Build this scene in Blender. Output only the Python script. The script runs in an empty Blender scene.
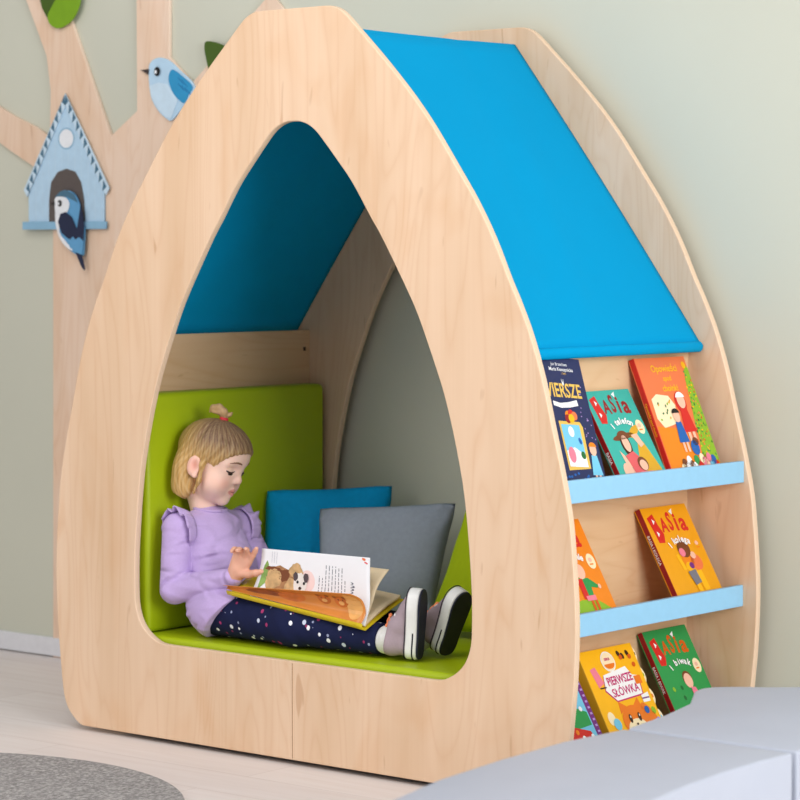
import bpy, bmesh, math, random
import numpy as np
from mathutils import Vector, Matrix
from mathutils.geometry import tessellate_polygon
random.seed(7); rng = np.random.default_rng(7)
sc = bpy.context.scene
col = sc.collection
PI = math.pi
R = math.radians

# ------------------------------------------------------------------ helpers
def lin(c):
    out = []
    for v in c[:3]:
        v = v / 255.0
        out.append(v / 12.92 if v <= 0.04045 else ((v + 0.055) / 1.055) ** 2.4)
    return (*out, 1.0)

def new_mat(name):
    m = bpy.data.materials.new(name); m.use_nodes = True
    nt = m.node_tree
    return m, nt, nt.nodes['Principled BSDF']

def node(nt, t, **kw):
    n = nt.nodes.new(t)
    for k, v in kw.items(): setattr(n, k, v)
    return n

def ramp(nt, stops, interp='LINEAR'):
    r = node(nt, 'ShaderNodeValToRGB'); cr = r.color_ramp; cr.interpolation = interp
    while len(cr.elements) < len(stops): cr.elements.new(0.5)
    for e, (p, c) in zip(cr.elements, stops):
        e.position = p; e.color = c
    return r

MATS = {}
def plain(name, rgb, rough=0.5, spec=0.4, var=0.04, scale=40, bump=0.0, sheen=0.0, sss=0.0):
    """a plain finish with a faint procedural unevenness"""
    if name in MATS: return MATS[name]
    m, nt, b = new_mat(name)
    tc = node(nt, 'ShaderNodeTexCoord'); nz = node(nt, 'ShaderNodeTexNoise')
    nz.inputs['Scale'].default_value = scale; nz.inputs['Detail'].default_value = 3
    nt.links.new(tc.outputs['Object'], nz.inputs['Vector'])
    c = lin(rgb)
    r = ramp(nt, [(0.3, tuple(x * (1 - var) for x in c[:3]) + (1,)), (0.7, tuple(min(1, x * (1 + var)) for x in c[:3]) + (1,))])
    nt.links.new(nz.outputs['Fac'], r.inputs['Fac']); nt.links.new(r.outputs['Color'], b.inputs['Base Color'])
    b.inputs['Roughness'].default_value = rough; b.inputs['Specular IOR Level'].default_value = spec
    if sheen: b.inputs['Sheen Weight'].default_value = sheen
    if sss:
        b.inputs['Subsurface Weight'].default_value = sss; b.inputs['Subsurface Radius'].default_value = (0.012, 0.005, 0.003)
        b.inputs['Subsurface Scale'].default_value = 1.0
    if bump:
        bp = node(nt, 'ShaderNodeBump'); bp.inputs['Strength'].default_value = bump; bp.inputs['Distance'].default_value = 0.002
        nt.links.new(nz.outputs['Fac'], bp.inputs['Height']); nt.links.new(bp.outputs['Normal'], b.inputs['Normal'])
    MATS[name] = m
    return m

def wood(name, rgb, seed, axis='Z', edge_axis='Y', contrast=1.0, rough=0.42):
    """birch plywood: veneer grain along AXIS, laminated edge (paler, partly painted light) where the surface does not face EDGE_AXIS"""
    m, nt, b = new_mat(name); L = nt.links.new
    tc = node(nt, 'ShaderNodeTexCoord')
    mp = node(nt, 'ShaderNodeMapping'); L(tc.outputs['Object'], mp.inputs['Vector'])
    s = {'X': (0.55, 4, 4), 'Y': (4, 0.55, 4), 'Z': (4, 4, 0.55)}[axis]
    mp.inputs['Scale'].default_value = s; mp.inputs['Location'].default_value = (seed * 3.1, seed * 1.7, seed * 2.3)
    n1 = node(nt, 'ShaderNodeTexNoise'); n1.inputs['Scale'].default_value = 1.5; n1.inputs['Detail'].default_value = 1.5; n1.inputs['Distortion'].default_value = 1.1
    L(mp.outputs['Vector'], n1.inputs['Vector'])
    mul = node(nt, 'ShaderNodeMath', operation='MULTIPLY'); mul.inputs[1].default_value = 26; L(n1.outputs['Fac'], mul.inputs[0])
    pp = node(nt, 'ShaderNodeMath', operation='PINGPONG'); pp.inputs[1].default_value = 1.0; L(mul.outputs[0], pp.inputs[0])
    pw = node(nt, 'ShaderNodeMath', operation='POWER'); pw.inputs[1].default_value = 3.0; L(pp.outputs[0], pw.inputs[0])
    mp2 = node(nt, 'ShaderNodeMapping'); L(tc.outputs['Object'], mp2.inputs['Vector'])
    mp2.inputs['Scale'].default_value = tuple(x * 26 if x > 1 else x * 4 for x in s)
    n2 = node(nt, 'ShaderNodeTexNoise'); n2.inputs['Scale'].default_value = 1.0; n2.inputs['Detail'].default_value = 3
    L(mp2.outputs['Vector'], n2.inputs['Vector'])
    n3 = node(nt, 'ShaderNodeTexNoise'); n3.inputs['Scale'].default_value = 2.2; n3.inputs['Detail'].default_value = 2
    L(mp.outputs['Vector'], n3.inputs['Vector'])
    c = lin(rgb)
    base = ramp(nt, [(0.30, (c[0] * 0.93, c[1] * 0.90, c[2] * 0.86, 1)), (0.68, (min(1, c[0] * 1.03), min(1, c[1] * 1.04), min(1, c[2] * 1.07), 1))])
    L(n3.outputs['Fac'], base.inputs['Fac'])
    def darken(prev, fac_out, amt, tint):
        mx = node(nt, 'ShaderNodeMix', data_type='RGBA', blend_type='MULTIPLY')
        mm = node(nt, 'ShaderNodeMath', operation='MULTIPLY'); mm.inputs[1].default_value = amt * contrast
        L(fac_out, mm.inputs[0]); L(mm.outputs[0], mx.inputs['Factor']); L(prev, mx.inputs['A']); mx.inputs['B'].default_value = tint
        return mx.outputs['Result']
    o = darken(base.outputs['Color'], pw.outputs[0], 0.22, (0.80, 0.62, 0.45, 1))
    o = darken(o, n2.outputs['Fac'], 0.34, (0.86, 0.72, 0.58, 1))
    # a few short dark flecks
    mp3 = node(nt, 'ShaderNodeMapping'); L(tc.outputs['Object'], mp3.inputs['Vector'])
    mp3.inputs['Scale'].default_value = tuple(46.0 if x > 1 else 9.0 for x in s); mp3.inputs['Location'].default_value = (seed, seed * 2, seed * 5)
    n4 = node(nt, 'ShaderNodeTexNoise'); n4.inputs['Scale'].default_value = 1.0; n4.inputs['Detail'].default_value = 1.0; n4.inputs['Distortion'].default_value = 0.6; L(mp3.outputs['Vector'], n4.inputs['Vector'])
    fl = node(nt, 'ShaderNodeMapRange'); fl.inputs['From Min'].default_value = 0.72; fl.inputs['From Max'].default_value = 0.80; L(n4.outputs['Fac'], fl.inputs['Value'])
    o = darken(o, fl.outputs['Result'], 0.40, (0.60, 0.42, 0.28, 1))
    # soft warm clouds in the veneer
    mp4 = node(nt, 'ShaderNodeMapping'); L(tc.outputs['Object'], mp4.inputs['Vector']); mp4.inputs['Scale'].default_value = tuple(7.0 if x > 1 else 3.0 for x in s); mp4.inputs['Location'].default_value = (seed * 2, seed, seed)
    n5 = node(nt, 'ShaderNodeTexNoise'); n5.inputs['Scale'].default_value = 1.0; n5.inputs['Detail'].default_value = 2.0; n5.inputs['Distortion'].default_value = 1.2; L(mp4.outputs['Vector'], n5.inputs['Vector'])
    cl = node(nt, 'ShaderNodeMapRange'); cl.inputs['From Min'].default_value = 0.52; cl.inputs['From Max'].default_value = 0.75; L(n5.outputs['Fac'], cl.inputs['Value'])
    o = darken(o, cl.outputs['Result'], 0.55, (0.93, 0.82, 0.70, 1))
    # laminated edge, paled further to put the light falling on it into the colour
    sx = node(nt, 'ShaderNodeSeparateXYZ'); L(tc.outputs['Normal'], sx.inputs[0])
    ab = node(nt, 'ShaderNodeMath', operation='ABSOLUTE'); L(sx.outputs[edge_axis], ab.inputs[0])
    ed = node(nt, 'ShaderNodeMath', operation='LESS_THAN'); ed.inputs[1].default_value = 0.6; L(ab.outputs[0], ed.inputs[0])
    so = node(nt, 'ShaderNodeSeparateXYZ'); L(tc.outputs['Object'], so.inputs[0])
    pm = node(nt, 'ShaderNodeMath', operation='MULTIPLY'); pm.inputs[1].default_value = 420; L(so.outputs[edge_axis], pm.inputs[0])
    pq = node(nt, 'ShaderNodeMath', operation='PINGPONG'); pq.inputs[1].default_value = 1.0; L(pm.outputs[0], pq.inputs[0])
    er = ramp(nt, [(0.2, (c[0] * 0.95, c[1] * 0.92, c[2] * 0.88, 1)), (0.8, (min(1, c[0] * 1.06), min(1, c[1] * 1.10), min(1, c[2] * 1.16), 1))])
    L(pq.outputs[0], er.inputs['Fac'])
    mx = node(nt, 'ShaderNodeMix', data_type='RGBA'); L(ed.outputs[0], mx.inputs['Factor']); L(o, mx.inputs['A']); L(er.outputs['Color'], mx.inputs['B'])
    L(mx.outputs['Result'], b.inputs['Base Color'])
    b.inputs['Roughness'].default_value = rough; b.inputs['Specular IOR Level'].default_value = 0.3
    return m

def link(o, parent=None):
    col.objects.link(o)
    if parent is not None: o.parent = parent
    return o

def mesh_obj(name, verts, faces, mat, parent=None, smooth=False, mats=None, fmat=None):
    me = bpy.data.meshes.new(name)
    me.from_pydata([tuple(map(float, v)) for v in verts], [], [tuple(int(i) for i in f) for f in faces]); me.update()
    for m in (mats or [mat]): me.materials.append(m)
    if fmat is not None: me.polygons.foreach_set('material_index', np.array(fmat, dtype=np.int32))
    if smooth: me.polygons.foreach_set('use_smooth', np.ones(len(me.polygons), dtype=bool))
    o = bpy.data.objects.new(name, me)
    return link(o, parent)

def bm_obj(name, bm, mat, parent=None, smooth=False):
    me = bpy.data.meshes.new(name); bm.to_mesh(me); bm.free(); me.materials.append(mat)
    if smooth: me.polygons.foreach_set('use_smooth', np.ones(len(me.polygons), dtype=bool))
    return link(bpy.data.objects.new(name, me), parent)

def tag(o, label, cat, group=None, kind=None):
    o['label'] = label; o['category'] = cat
    if group: o['group'] = group
    if kind: o['kind'] = kind
    return o

def struct(o): o['kind'] = 'structure'; return o

def empty(name, loc, label, cat, group=None):
    o = bpy.data.objects.new(name, None); o.location = loc; o.empty_display_size = 0.05
    link(o); return tag(o, label, cat, group)

def keep(o, parent):
    """parent, leaving O where it is in the world (parents here are only translated / rotated)"""
    o.parent = parent; o.matrix_parent_inverse = parent.matrix_basis.inverted(); return o

def box_bm(x0, x1, y0, y1, z0, z1, bev=0.0, seg=2):
    bm = bmesh.new(); bmesh.ops.create_cube(bm, size=1)
    bmesh.ops.scale(bm, vec=(x1 - x0, y1 - y0, z1 - z0), verts=bm.verts)
    bmesh.ops.translate(bm, vec=((x0 + x1) / 2, (y0 + y1) / 2, (z0 + z1) / 2), verts=bm.verts)
    if bev: bmesh.ops.bevel(bm, geom=bm.edges[:], offset=bev, segments=seg, profile=0.5, affect='EDGES')
    return bm

def catmull(pts, n=8, closed=False):
    P = [np.array(p, float) for p in pts]; out = []
    N = len(P); last = N if closed else N - 1
    for i in range(last):
        g = (lambda k: P[k % N]) if closed else (lambda k: P[min(max(k, 0), N - 1)])
        p0, p1, p2, p3 = g(i - 1), g(i), g(i + 1), g(i + 2)
        for j in range(n):
            t = j / n
            out.append(0.5 * ((2 * p1) + (-p0 + p2) * t + (2 * p0 - 5 * p1 + 4 * p2 - p3) * t * t + (-p0 + 3 * p1 - 3 * p2 + p3) * t ** 3))
    if not closed: out.append(P[-1])
    return out

def plate(name, loops, thick, bevel, mat, parent=None):
    """flat cut-out of outline loops (local x, y), holes allowed, rounded edges; lies in local xy, thickness on +-z"""
    cu = bpy.data.curves.new(name, 'CURVE'); cu.dimensions = '2D'; cu.fill_mode = 'BOTH'
    cu.extrude = max(thick / 2 - bevel, 0); cu.bevel_depth = bevel; cu.bevel_resolution = 2; cu.offset = -bevel
    for lp in loops:
        sp = cu.splines.new('POLY'); sp.points.add(len(lp) - 1); sp.use_cyclic_u = True
        for p, q in zip(sp.points, lp): p.co = (q[0], q[1], 0, 1)
    o = bpy.data.objects.new(name, cu); col.objects.link(o)
    dg = bpy.context.evaluated_depsgraph_get(); me = bpy.data.meshes.new_from_object(o.evaluated_get(dg)); me.name = name
    col.objects.unlink(o); bpy.data.objects.remove(o); bpy.data.curves.remove(cu)
    me.materials.clear(); me.materials.append(mat)
    return link(bpy.data.objects.new(name, me), parent)

UPR = Matrix.Rotation(PI / 2, 4, 'X')      # local xy -> world xz, local +z -> world -y
def bake(o, M):
    o.data.transform(M); o.data.update(); return o

# flat artwork collected into one mesh with several materials
class Art:
    def __init__(s, f=None):
        s.v, s.f, s.m, s.mats = [], [], [], []; s.map = f or (lambda u, v, h: (u, v, h))
    def mi(s, mat):
        if mat not in s.mats: s.mats.append(mat)
        return s.mats.index(mat)
    def raw(s, verts, faces, mat):
        k = len(s.v); s.v += [tuple(v) for v in verts]; i = s.mi(mat)
        for f in faces: s.f.append(tuple(k + a for a in f)); s.m.append(i)
    def poly(s, pts, h, mat):
        tri = tessellate_polygon([[Vector((p[0], p[1], 0)) for p in pts]])
        fs = []
        for t in tri:
            a, b, c = (pts[i] for i in t)
            cr = (b[0] - a[0]) * (c[1] - a[1]) - (b[1] - a[1]) * (c[0] - a[0])
            fs.append(t if cr > 0 else t[::-1])
        s.raw([s.map(p[0], p[1], h) for p in pts], fs, mat)
    def ell(s, cx, cy, rx, ry, h, mat, rot=0.0, n=20, a0=0.0, a1=2 * PI):
        c, d = math.cos(rot), math.sin(rot); pts = []
        for i in range(n):
            t = a0 + (a1 - a0) * i / (n if abs(a1 - a0 - 2 * PI) < 1e-6 else n - 1)
            x, y = rx * math.cos(t), ry * math.sin(t); pts.append((cx + c * x - d * y, cy + d * x + c * y))
        s.poly(pts, h, mat)
    def rect(s, x0, y0, x1, y1, h, mat, rot=0.0):
        cx, cy = (x0 + x1) / 2, (y0 + y1) / 2; c, d = math.cos(rot), math.sin(rot)
        s.poly([(cx + c * (x - cx) - d * (y - cy), cy + d * (x - cx) + c * (y - cy)) for x, y in ((x0, y0), (x1, y0), (x1, y1), (x0, y1))], h, mat)
    def text(s, txt, cx, cy, size, h, mat, rot=0.0, sx=1.0, bold=0.0):
        cu = bpy.data.curves.new('t', 'FONT'); cu.body = txt; cu.size = 1; cu.align_x = 'CENTER'; cu.align_y = 'CENTER'; cu.offset = bold; cu.resolution_u = 3
        o = bpy.data.objects.new('t', cu); col.objects.link(o)
        dg = bpy.context.evaluated_depsgraph_get(); me = bpy.data.meshes.new_from_object(o.evaluated_get(dg))
        col.objects.unlink(o); bpy.data.objects.remove(o); bpy.data.curves.remove(cu)
        c, d = math.cos(rot), math.sin(rot); vs = []
        for v in me.vertices:
            x, y = v.co.x * size * sx, v.co.y * size; vs.append(s.map(cx + c * x - d * y, cy + d * x + c * y, h))
        s.raw(vs, [tuple(p.vertices) for p in me.polygons], mat); bpy.data.meshes.remove(me)
    def arc_text(s, txt, cx, cy, rad, size, h, mat, spread, mid=PI / 2, bold=0.0):
        n = len(txt)
        for i, ch in enumerate(txt):
            if ch == ' ': continue
            a = mid + spread / 2 - spread * i / (n - 1)
            s.text(ch, cx + rad * math.cos(a), cy + rad * math.sin(a), size, h, mat, a - PI / 2, 1, bold)
    def build(s, name, parent=None, M=None):
        o = mesh_obj(name, s.v, s.f, None, parent, False, s.mats, s.m)
        if M is not None: bake(o, M)
        return o

# ------------------------------------------------------------------ blended-surface modelling (distance fields -> quad mesh)
class Field:
    def __init__(s, lo, hi, h):
        s.lo = np.array(lo, float); s.h = h; s.n = np.ceil((np.array(hi) - s.lo) / h).astype(int) + 1
        s.F = np.full(s.n, 0.2, np.float32)
    def sub(s, c, rad):
        a = np.clip(np.floor((np.array(c) - rad - s.lo) / s.h).astype(int), 0, s.n); b = np.clip(np.ceil((np.array(c) + rad - s.lo) / s.h).astype(int) + 1, 0, s.n)
        if np.any(b <= a): return None, None
        ax = [(np.arange(a[i], b[i]) * s.h + s.lo[i]).astype(np.float32) for i in range(3)]
        return tuple(slice(a[i], b[i]) for i in range(3)), np.meshgrid(*ax, indexing='ij')
    def put(s, sl, d, k, op):
        a = s.F[sl]
        if op == 'sub':
            d = -d; h = np.clip(0.5 - 0.5 * (a - d) / k, 0, 1) if k > 0 else None
            s.F[sl] = a + (d - a) * h + k * h * (1 - h) if k > 0 else np.maximum(a, d)
        else:
            if k <= 0: s.F[sl] = np.minimum(a, d)
            else:
                h = np.clip(0.5 + 0.5 * (a - d) / k, 0, 1); s.F[sl] = a + (d - a) * h - k * h * (1 - h)
    def cap(s, p, q, r0, r1=None, k=0.01, op='add'):
        r1 = r0 if r1 is None else r1; p, q = np.array(p, float), np.array(q, float)
        mid, rad = (p + q) / 2, np.abs(q - p) / 2 + max(r0, r1) + k * 1.5 + 0.01
        sl, g = s.sub(mid, rad)
        if sl is None: return
        d = q - p; L = max(d @ d, 1e-12)
        t = np.clip(((g[0] - p[0]) * d[0] + (g[1] - p[1]) * d[1] + (g[2] - p[2]) * d[2]) / L, 0, 1)
        dist = np.sqrt((g[0] - p[0] - t * d[0]) ** 2 + (g[1] - p[1] - t * d[1]) ** 2 + (g[2] - p[2] - t * d[2]) ** 2) - (r0 + (r1 - r0) * t)
        s.put(sl, dist, k, op)
    def chain(s, pts, rs, k=0.01, op='add'):
        for i in range(len(pts) - 1): s.cap(pts[i], pts[i + 1], rs[i], rs[i + 1], k, op)
    def ell(s, c, r, M=None, k=0.01, op='add'):
        r = np.array(r, float); sl, g = s.sub(c, np.full(3, r.max() + k * 1.5 + 0.01))
        if sl is None: return
        x = [g[i] - c[i] for i in range(3)]
        if M is not None: x = [x[0] * M[0][j] + x[1] * M[1][j] + x[2] * M[2][j] for j in range(3)]
        k0 = np.sqrt(sum((x[i] / r[i]) ** 2 for i in range(3))) + 1e-9; k1 = np.sqrt(sum((x[i] / r[i] ** 2) ** 2 for i in range(3))) + 1e-9
        s.put(sl, k0 * (k0 - 1) / k1, k, op)
    def rbox(s, c, hx, rad, M=None, k=0.01, op='add'):
        hx = np.array(hx, float); sl, g = s.sub(c, np.full(3, np.linalg.norm(hx) + k * 1.5 + 0.01))
        if sl is None: return
        x = [g[i] - c[i] for i in range(3)]
        if M is not None: x = [x[0] * M[0][j] + x[1] * M[1][j] + x[2] * M[2][j] for j in range(3)]
        q = [np.abs(x[i]) - (hx[i] - rad) for i in range(3)]
        d = np.sqrt(sum(np.maximum(a, 0) ** 2 for a in q)) + np.minimum(np.maximum(q[0], np.maximum(q[1], q[2])), 0) - rad
        s.put(sl, d, k, op)
    def grid(s): return np.meshgrid(*[(np.arange(s.n[i]) * s.h + s.lo[i]).astype(np.float32) for i in range(3)], indexing='ij')
    def mesh(s, smooth=2):
        F = s.F; S = F < 0
        n = [a - 1 for a in F.shape]
        cnt = np.zeros(n, np.int8)
        offs = [(i, j, k) for i in (0, 1) for j in (0, 1) for k in (0, 1)]
        for o in offs: cnt += S[o[0]:o[0] + n[0], o[1]:o[1] + n[1], o[2]:o[2] + n[2]]
        act = np.argwhere((cnt > 0) & (cnt < 8))
        idx = -np.ones(n, np.int32); idx[tuple(act.T)] = np.arange(len(act))
        acc = np.zeros((len(act), 3)); num = np.zeros(len(act))
        for a in offs:
            for ax in range(3):
                if a[ax]: continue
                b = list(a); b[ax] = 1
                fa = F[act[:, 0] + a[0], act[:, 1] + a[1], act[:, 2] + a[2]]; fb = F[act[:, 0] + b[0], act[:, 1] + b[1], act[:, 2] + b[2]]
                m = (fa < 0) != (fb < 0); t = np.where(m, fa / np.where(m, fa - fb, 1), 0)
                pt = np.tile(np.array(a, float), (len(act), 1)); pt[:, ax] += t
                acc[m] += pt[m]; num += m
        V = (act + acc / num[:, None]) * s.h + s.lo
        Q = []
        for ax in range(3):
            u, w = (ax + 1) % 3, (ax + 2) % 3
            A = S[tuple(slice(0, -1) if i == ax else slice(None) for i in range(3))]; B = S[tuple(slice(1, None) if i == ax else slice(None) for i in range(3))]
            e = np.argwhere(A != B)
            ok = (e[:, u] > 0) & (e[:, w] > 0) & (e[:, u] < n[u]) & (e[:, w] < n[w]); e = e[ok]
            fl = A[tuple(e.T)]
            def cell(du, dw):
                c = e.copy(); c[:, u] -= du; c[:, w] -= dw; return idx[tuple(c.T)]
            q = np.stack([cell(1, 1), cell(0, 1), cell(0, 0), cell(1, 0)], 1)
            q[~fl] = q[~fl][:, ::-1]; Q.append(q)
        Q = np.concatenate(Q)
        E = np.concatenate([Q[:, [0, 1]], Q[:, [1, 2]], Q[:, [2, 3]], Q[:, [3, 0]]])
        for _ in range(smooth):
            sm = np.zeros_like(V); c = np.zeros(len(V))
            np.add.at(sm, E[:, 0], V[E[:, 1]]); np.add.at(c, E[:, 0], 1)
            V = V * 0.4 + 0.6 * sm / np.maximum(c, 1)[:, None]
        return V, Q

def sdf_obj(name, fld, mat, parent=None, smooth=2, colors=None, cut=None):
    V, Q = fld.mesh(smooth)
    me = bpy.data.meshes.new(name)
    me.vertices.add(len(V)); me.vertices.foreach_set('co', V.ravel())
    me.loops.add(len(Q) * 4); me.loops.foreach_set('vertex_index', Q.ravel())
    me.polygons.add(len(Q)); me.polygons.foreach_set('loop_start', np.arange(len(Q)) * 4)
    me.polygons.foreach_set('use_smooth', np.ones(len(Q), bool)); me.update(calc_edges=True); me.validate()
    me.materials.append(mat)
    if colors is not None:
        C = colors(V); a = me.color_attributes.new('Col', 'FLOAT_COLOR', 'POINT'); a.data.foreach_set('color', C.astype(np.float32).ravel())
    o = bpy.data.objects.new(name, me); col.objects.link(o)
    if parent is not None: keep(o, parent)
    return o

# ------------------------------------------------------------------ materials
WOOD_COL = (231, 201, 171)
M_front = wood('birch veneer front', WOOD_COL, 1.0)
M_rear = wood('birch veneer rear', WOOD_COL, 2.3)
M_inner = wood('birch veneer inner', (229, 194, 154), 3.7, axis='Y', edge_axis='X')  # warm bounced light inside the nook is put into this golden tint
M_board = wood('birch veneer board', WOOD_COL, 5.1, axis='Y', edge_axis='Z')
M_mural = wood('birch veneer mural', (240, 214, 192), 7.9)
M_seam = plain('panel joint', (150, 112, 80), 0.8)
M_screw = plain('screw cap', (74, 56, 42), 0.5)
M_teal_fab = plain('blue canopy fabric', (0, 152, 206), 0.75, 0.06, 0.012, 6)
M_lip = plain('pale blue edging', (150, 203, 236), 0.4, 0.3, 0.02)
M_green = plain('green vinyl', (166, 186, 14), 0.42, 0.35, 0.03, 5)
M_greenp = plain('green pillow fabric', (165, 186, 10), 0.7, 0.2, 0.03, 60)
M_bluep = plain('blue pillow fabric', (0, 158, 216), 0.8, 0.2, 0.04, 90, 0.1)
M_greyp = plain('grey pillow fabric', (150, 159, 171), 0.8, 0.2, 0.04, 90, 0.1)
M_pouf = plain('grey leatherette', (172, 177, 190), 0.5, 0.3, 0.02, 8)
M_poufl = plain('pale grey leatherette', (180, 186, 200), 0.5, 0.3, 0.02, 8)

def wall_mat():
    m, nt, b = new_mat('sage wall paint'); L = nt.links.new
    tc = node(nt, 'ShaderNodeTexCoord'); n1 = node(nt, 'ShaderNodeTexNoise'); n1.inputs['Scale'].default_value = 1.2; n1.inputs['Detail'].default_value = 2
    L(tc.outputs['Object'], n1.inputs['Vector'])
    c = lin((203, 203, 187)); r = ramp(nt, [(0.3, tuple(x * 0.97 for x in c[:3]) + (1,)), (0.7, tuple(x * 1.03 for x in c[:3]) + (1,))])
    L(n1.outputs['Fac'], r.inputs['Fac']); L(r.outputs['Color'], b.inputs['Base Color'])
    n2 = node(nt, 'ShaderNodeTexNoise'); n2.inputs['Scale'].default_value = 300; L(tc.outputs['Object'], n2.inputs['Vector'])
    bp = node(nt, 'ShaderNodeBump'); bp.inputs['Strength'].default_value = 0.06; bp.inputs['Distance'].default_value = 0.001
    L(n2.outputs['Fac'], bp.inputs['Height']); L(bp.outputs['Normal'], b.inputs['Normal'])
    b.inputs['Roughness'].default_value = 0.75; b.inputs['Specular IOR Level'].default_value = 0.25
    return m
def floor_mat():
    m, nt, b = new_mat('whitewashed plank floor'); L = nt.links.new
    tc = node(nt, 'ShaderNodeTexCoord'); mp = node(nt, 'ShaderNodeMapping'); L(tc.outputs['Object'], mp.inputs['Vector'])
    mp.inputs['Rotation'].default_value = (0, 0, R(0))
    br = node(nt, 'ShaderNodeTexBrick'); br.inputs['Scale'].default_value = 1; br.inputs['Brick Width'].default_value = 1.2; br.inputs['Row Height'].default_value = 0.16
    br.inputs['Mortar Size'].default_value = 0.0012; br.inputs['Color1'].default_value = lin((234, 229, 228)); br.inputs['Color2'].default_value = lin((229, 223, 222)); br.inputs['Mortar'].default_value = lin((210, 202, 200))
    L(mp.outputs['Vector'], br.inputs['Vector'])
    mp2 = node(nt, 'ShaderNodeMapping'); mp2.inputs['Scale'].default_value = (2.0, 26, 1); L(tc.outputs['Object'], mp2.inputs['Vector'])
    nz = node(nt, 'ShaderNodeTexNoise'); nz.inputs['Scale'].default_value = 1.6; nz.inputs['Detail'].default_value = 4; L(mp2.outputs['Vector'], nz.inputs['Vector'])
    mx = node(nt, 'ShaderNodeMix', data_type='RGBA', blend_type='MULTIPLY'); L(nz.outputs['Fac'], mx.inputs['Factor']); L(br.outputs['Color'], mx.inputs['A']); mx.inputs['B'].default_value = lin((236, 230, 226))
    L(mx.outputs['Result'], b.inputs['Base Color']); b.inputs['Roughness'].default_value = 0.45; b.inputs['Specular IOR Level'].default_value = 0.3
    return m
def rug_mat():
    m, nt, b = new_mat('grey felt rug'); L = nt.links.new
    tc = node(nt, 'ShaderNodeTexCoord'); nz = node(nt, 'ShaderNodeTexNoise'); nz.inputs['Scale'].default_value = 130; nz.inputs['Detail'].default_value = 4; nz.inputs['Roughness'].default_value = 0.8
    mp = node(nt, 'ShaderNodeMapping'); mp.inputs['Scale'].default_value = (1, 0.7, 1); L(tc.outputs['Object'], mp.inputs['Vector']); L(mp.outputs['Vector'], nz.inputs['Vector'])
    r = ramp(nt, [(0.30, lin((106, 104, 104))), (0.5, lin((152, 149, 148))), (0.70, lin((205, 202, 200)))]); L(nz.outputs['Fac'], r.inputs['Fac']); L(r.outputs['Color'], b.inputs['Base Color'])
    b.inputs['Roughness'].default_value = 0.95; b.inputs['Specular IOR Level'].default_value = 0.1
    bp = node(nt, 'ShaderNodeBump'); bp.inputs['Strength'].default_value = 0.5; bp.inputs['Distance'].default_value = 0.003; L(nz.outputs['Fac'], bp.inputs['Height']); L(bp.outputs['Normal'], b.inputs['Normal'])
    return m

# ------------------------------------------------------------------ the room
FZ = -0.012
WY = 0.765
struct(bm_obj('floor', box_bm(-5, 5.5, -6.5, WY, FZ - 0.05, FZ), floor_mat()))
struct(bm_obj('wall_back', box_bm(-5, 5.5, WY, WY + 0.1, FZ - 0.05, 2.9), wall_mat()))
struct(bm_obj('baseboard_back', box_bm(-4.9, 5.4, WY - 0.014, WY, FZ + 0.004, 0.045, 0.002), plain('white baseboard', (222, 222, 226), 0.4)))

rug = bmesh.new()
bmesh.ops.create_cone(rug, cap_ends=True, segments=128, radius1=0.62, radius2=0.617, depth=0.009)
bmesh.ops.translate(rug, vec=(-0.326, -0.906, FZ + 0.0047), verts=rug.verts)
tag(bm_obj('round_rug', rug, rug_mat()), 'round speckled grey felt rug on the pale floor before the wooden nook', 'rug')

# ------------------------------------------------------------------ the reading nook
nook = empty('reading_nook', (0, 0, 0), 'pointed birch plywood reading nook with blue canopy and side bookshelves', 'play house')
half = [(0.68, 0.0), (0.70, 0.002), (0.722, 0.016), (0.744, 0.038), (0.757, 0.066), (0.764, 0.105), (0.772, 0.178), (0.779, 0.252), (0.783, 0.35), (0.782, 0.42), (0.776, 0.505),
        (0.766, 0.6), (0.747, 0.69), (0.722, 0.785), (0.695, 0.888), (0.664, 0.978), (0.631, 1.05), (0.606, 1.098), (0.565, 1.183), (0.517, 1.264), (0.463, 1.340), (0.40, 1.426),
        (0.35, 1.486), (0.302, 1.537), (0.252, 1.587), (0.198, 1.638), (0.16, 1.674), (0.14, 1.689), (0.118, 1.698), (0.095, 1.70)]
sm = catmull(half, 4)
outer = [(p[0], p[1]) for p in sm] + [(-p[0], p[1]) for p in sm[::-1]]
hin = [(0.39, 0.226), (0.425, 0.228), (0.452, 0.238), (0.478, 0.256), (0.496, 0.279), (0.507, 0.31), (0.510, 0.35), (0.5095, 0.42), (0.505, 0.49), (0.496, 0.58), (0.485, 0.655), (0.468, 0.73), (0.452, 0.79),
       (0.433, 0.85), (0.411, 0.905), (0.362, 1.016), (0.318, 1.093), (0.259, 1.187), (0.228, 1.230), (0.175, 1.307), (0.127, 1.362), (0.092, 1.400), (0.068, 1.424), (0.045, 1.439), (0.02, 1.447), (0, 1.448)]
si = catmull(hin, 4)
inner = [(p[0], p[1]) for p in si] + [(-p[0], p[1]) for p in si[-2::-1]]
T = 0.018
D = 0.711
fp = bake(plate('front_panel', [outer, inner], T, 0.0022, M_front, nook), Matrix.Translation((0, T / 2, 0)) @ UPR)
bm_obj('joint_seam', box_bm(-0.006, -0.0046, -0.0004, 0.001, 0.004, 0.222), M_seam, fp)
rp = bake(plate('rear_panel', [outer, inner], T, 0.0022, M_rear, nook), Matrix.Translation((0, D + T / 2, 0)) @ UPR)
for x, z in ((0.232, 0.12), (-0.20, 1.12), (0.26, 0.9)):
    pass
Y0, Y1 = T, D
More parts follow.
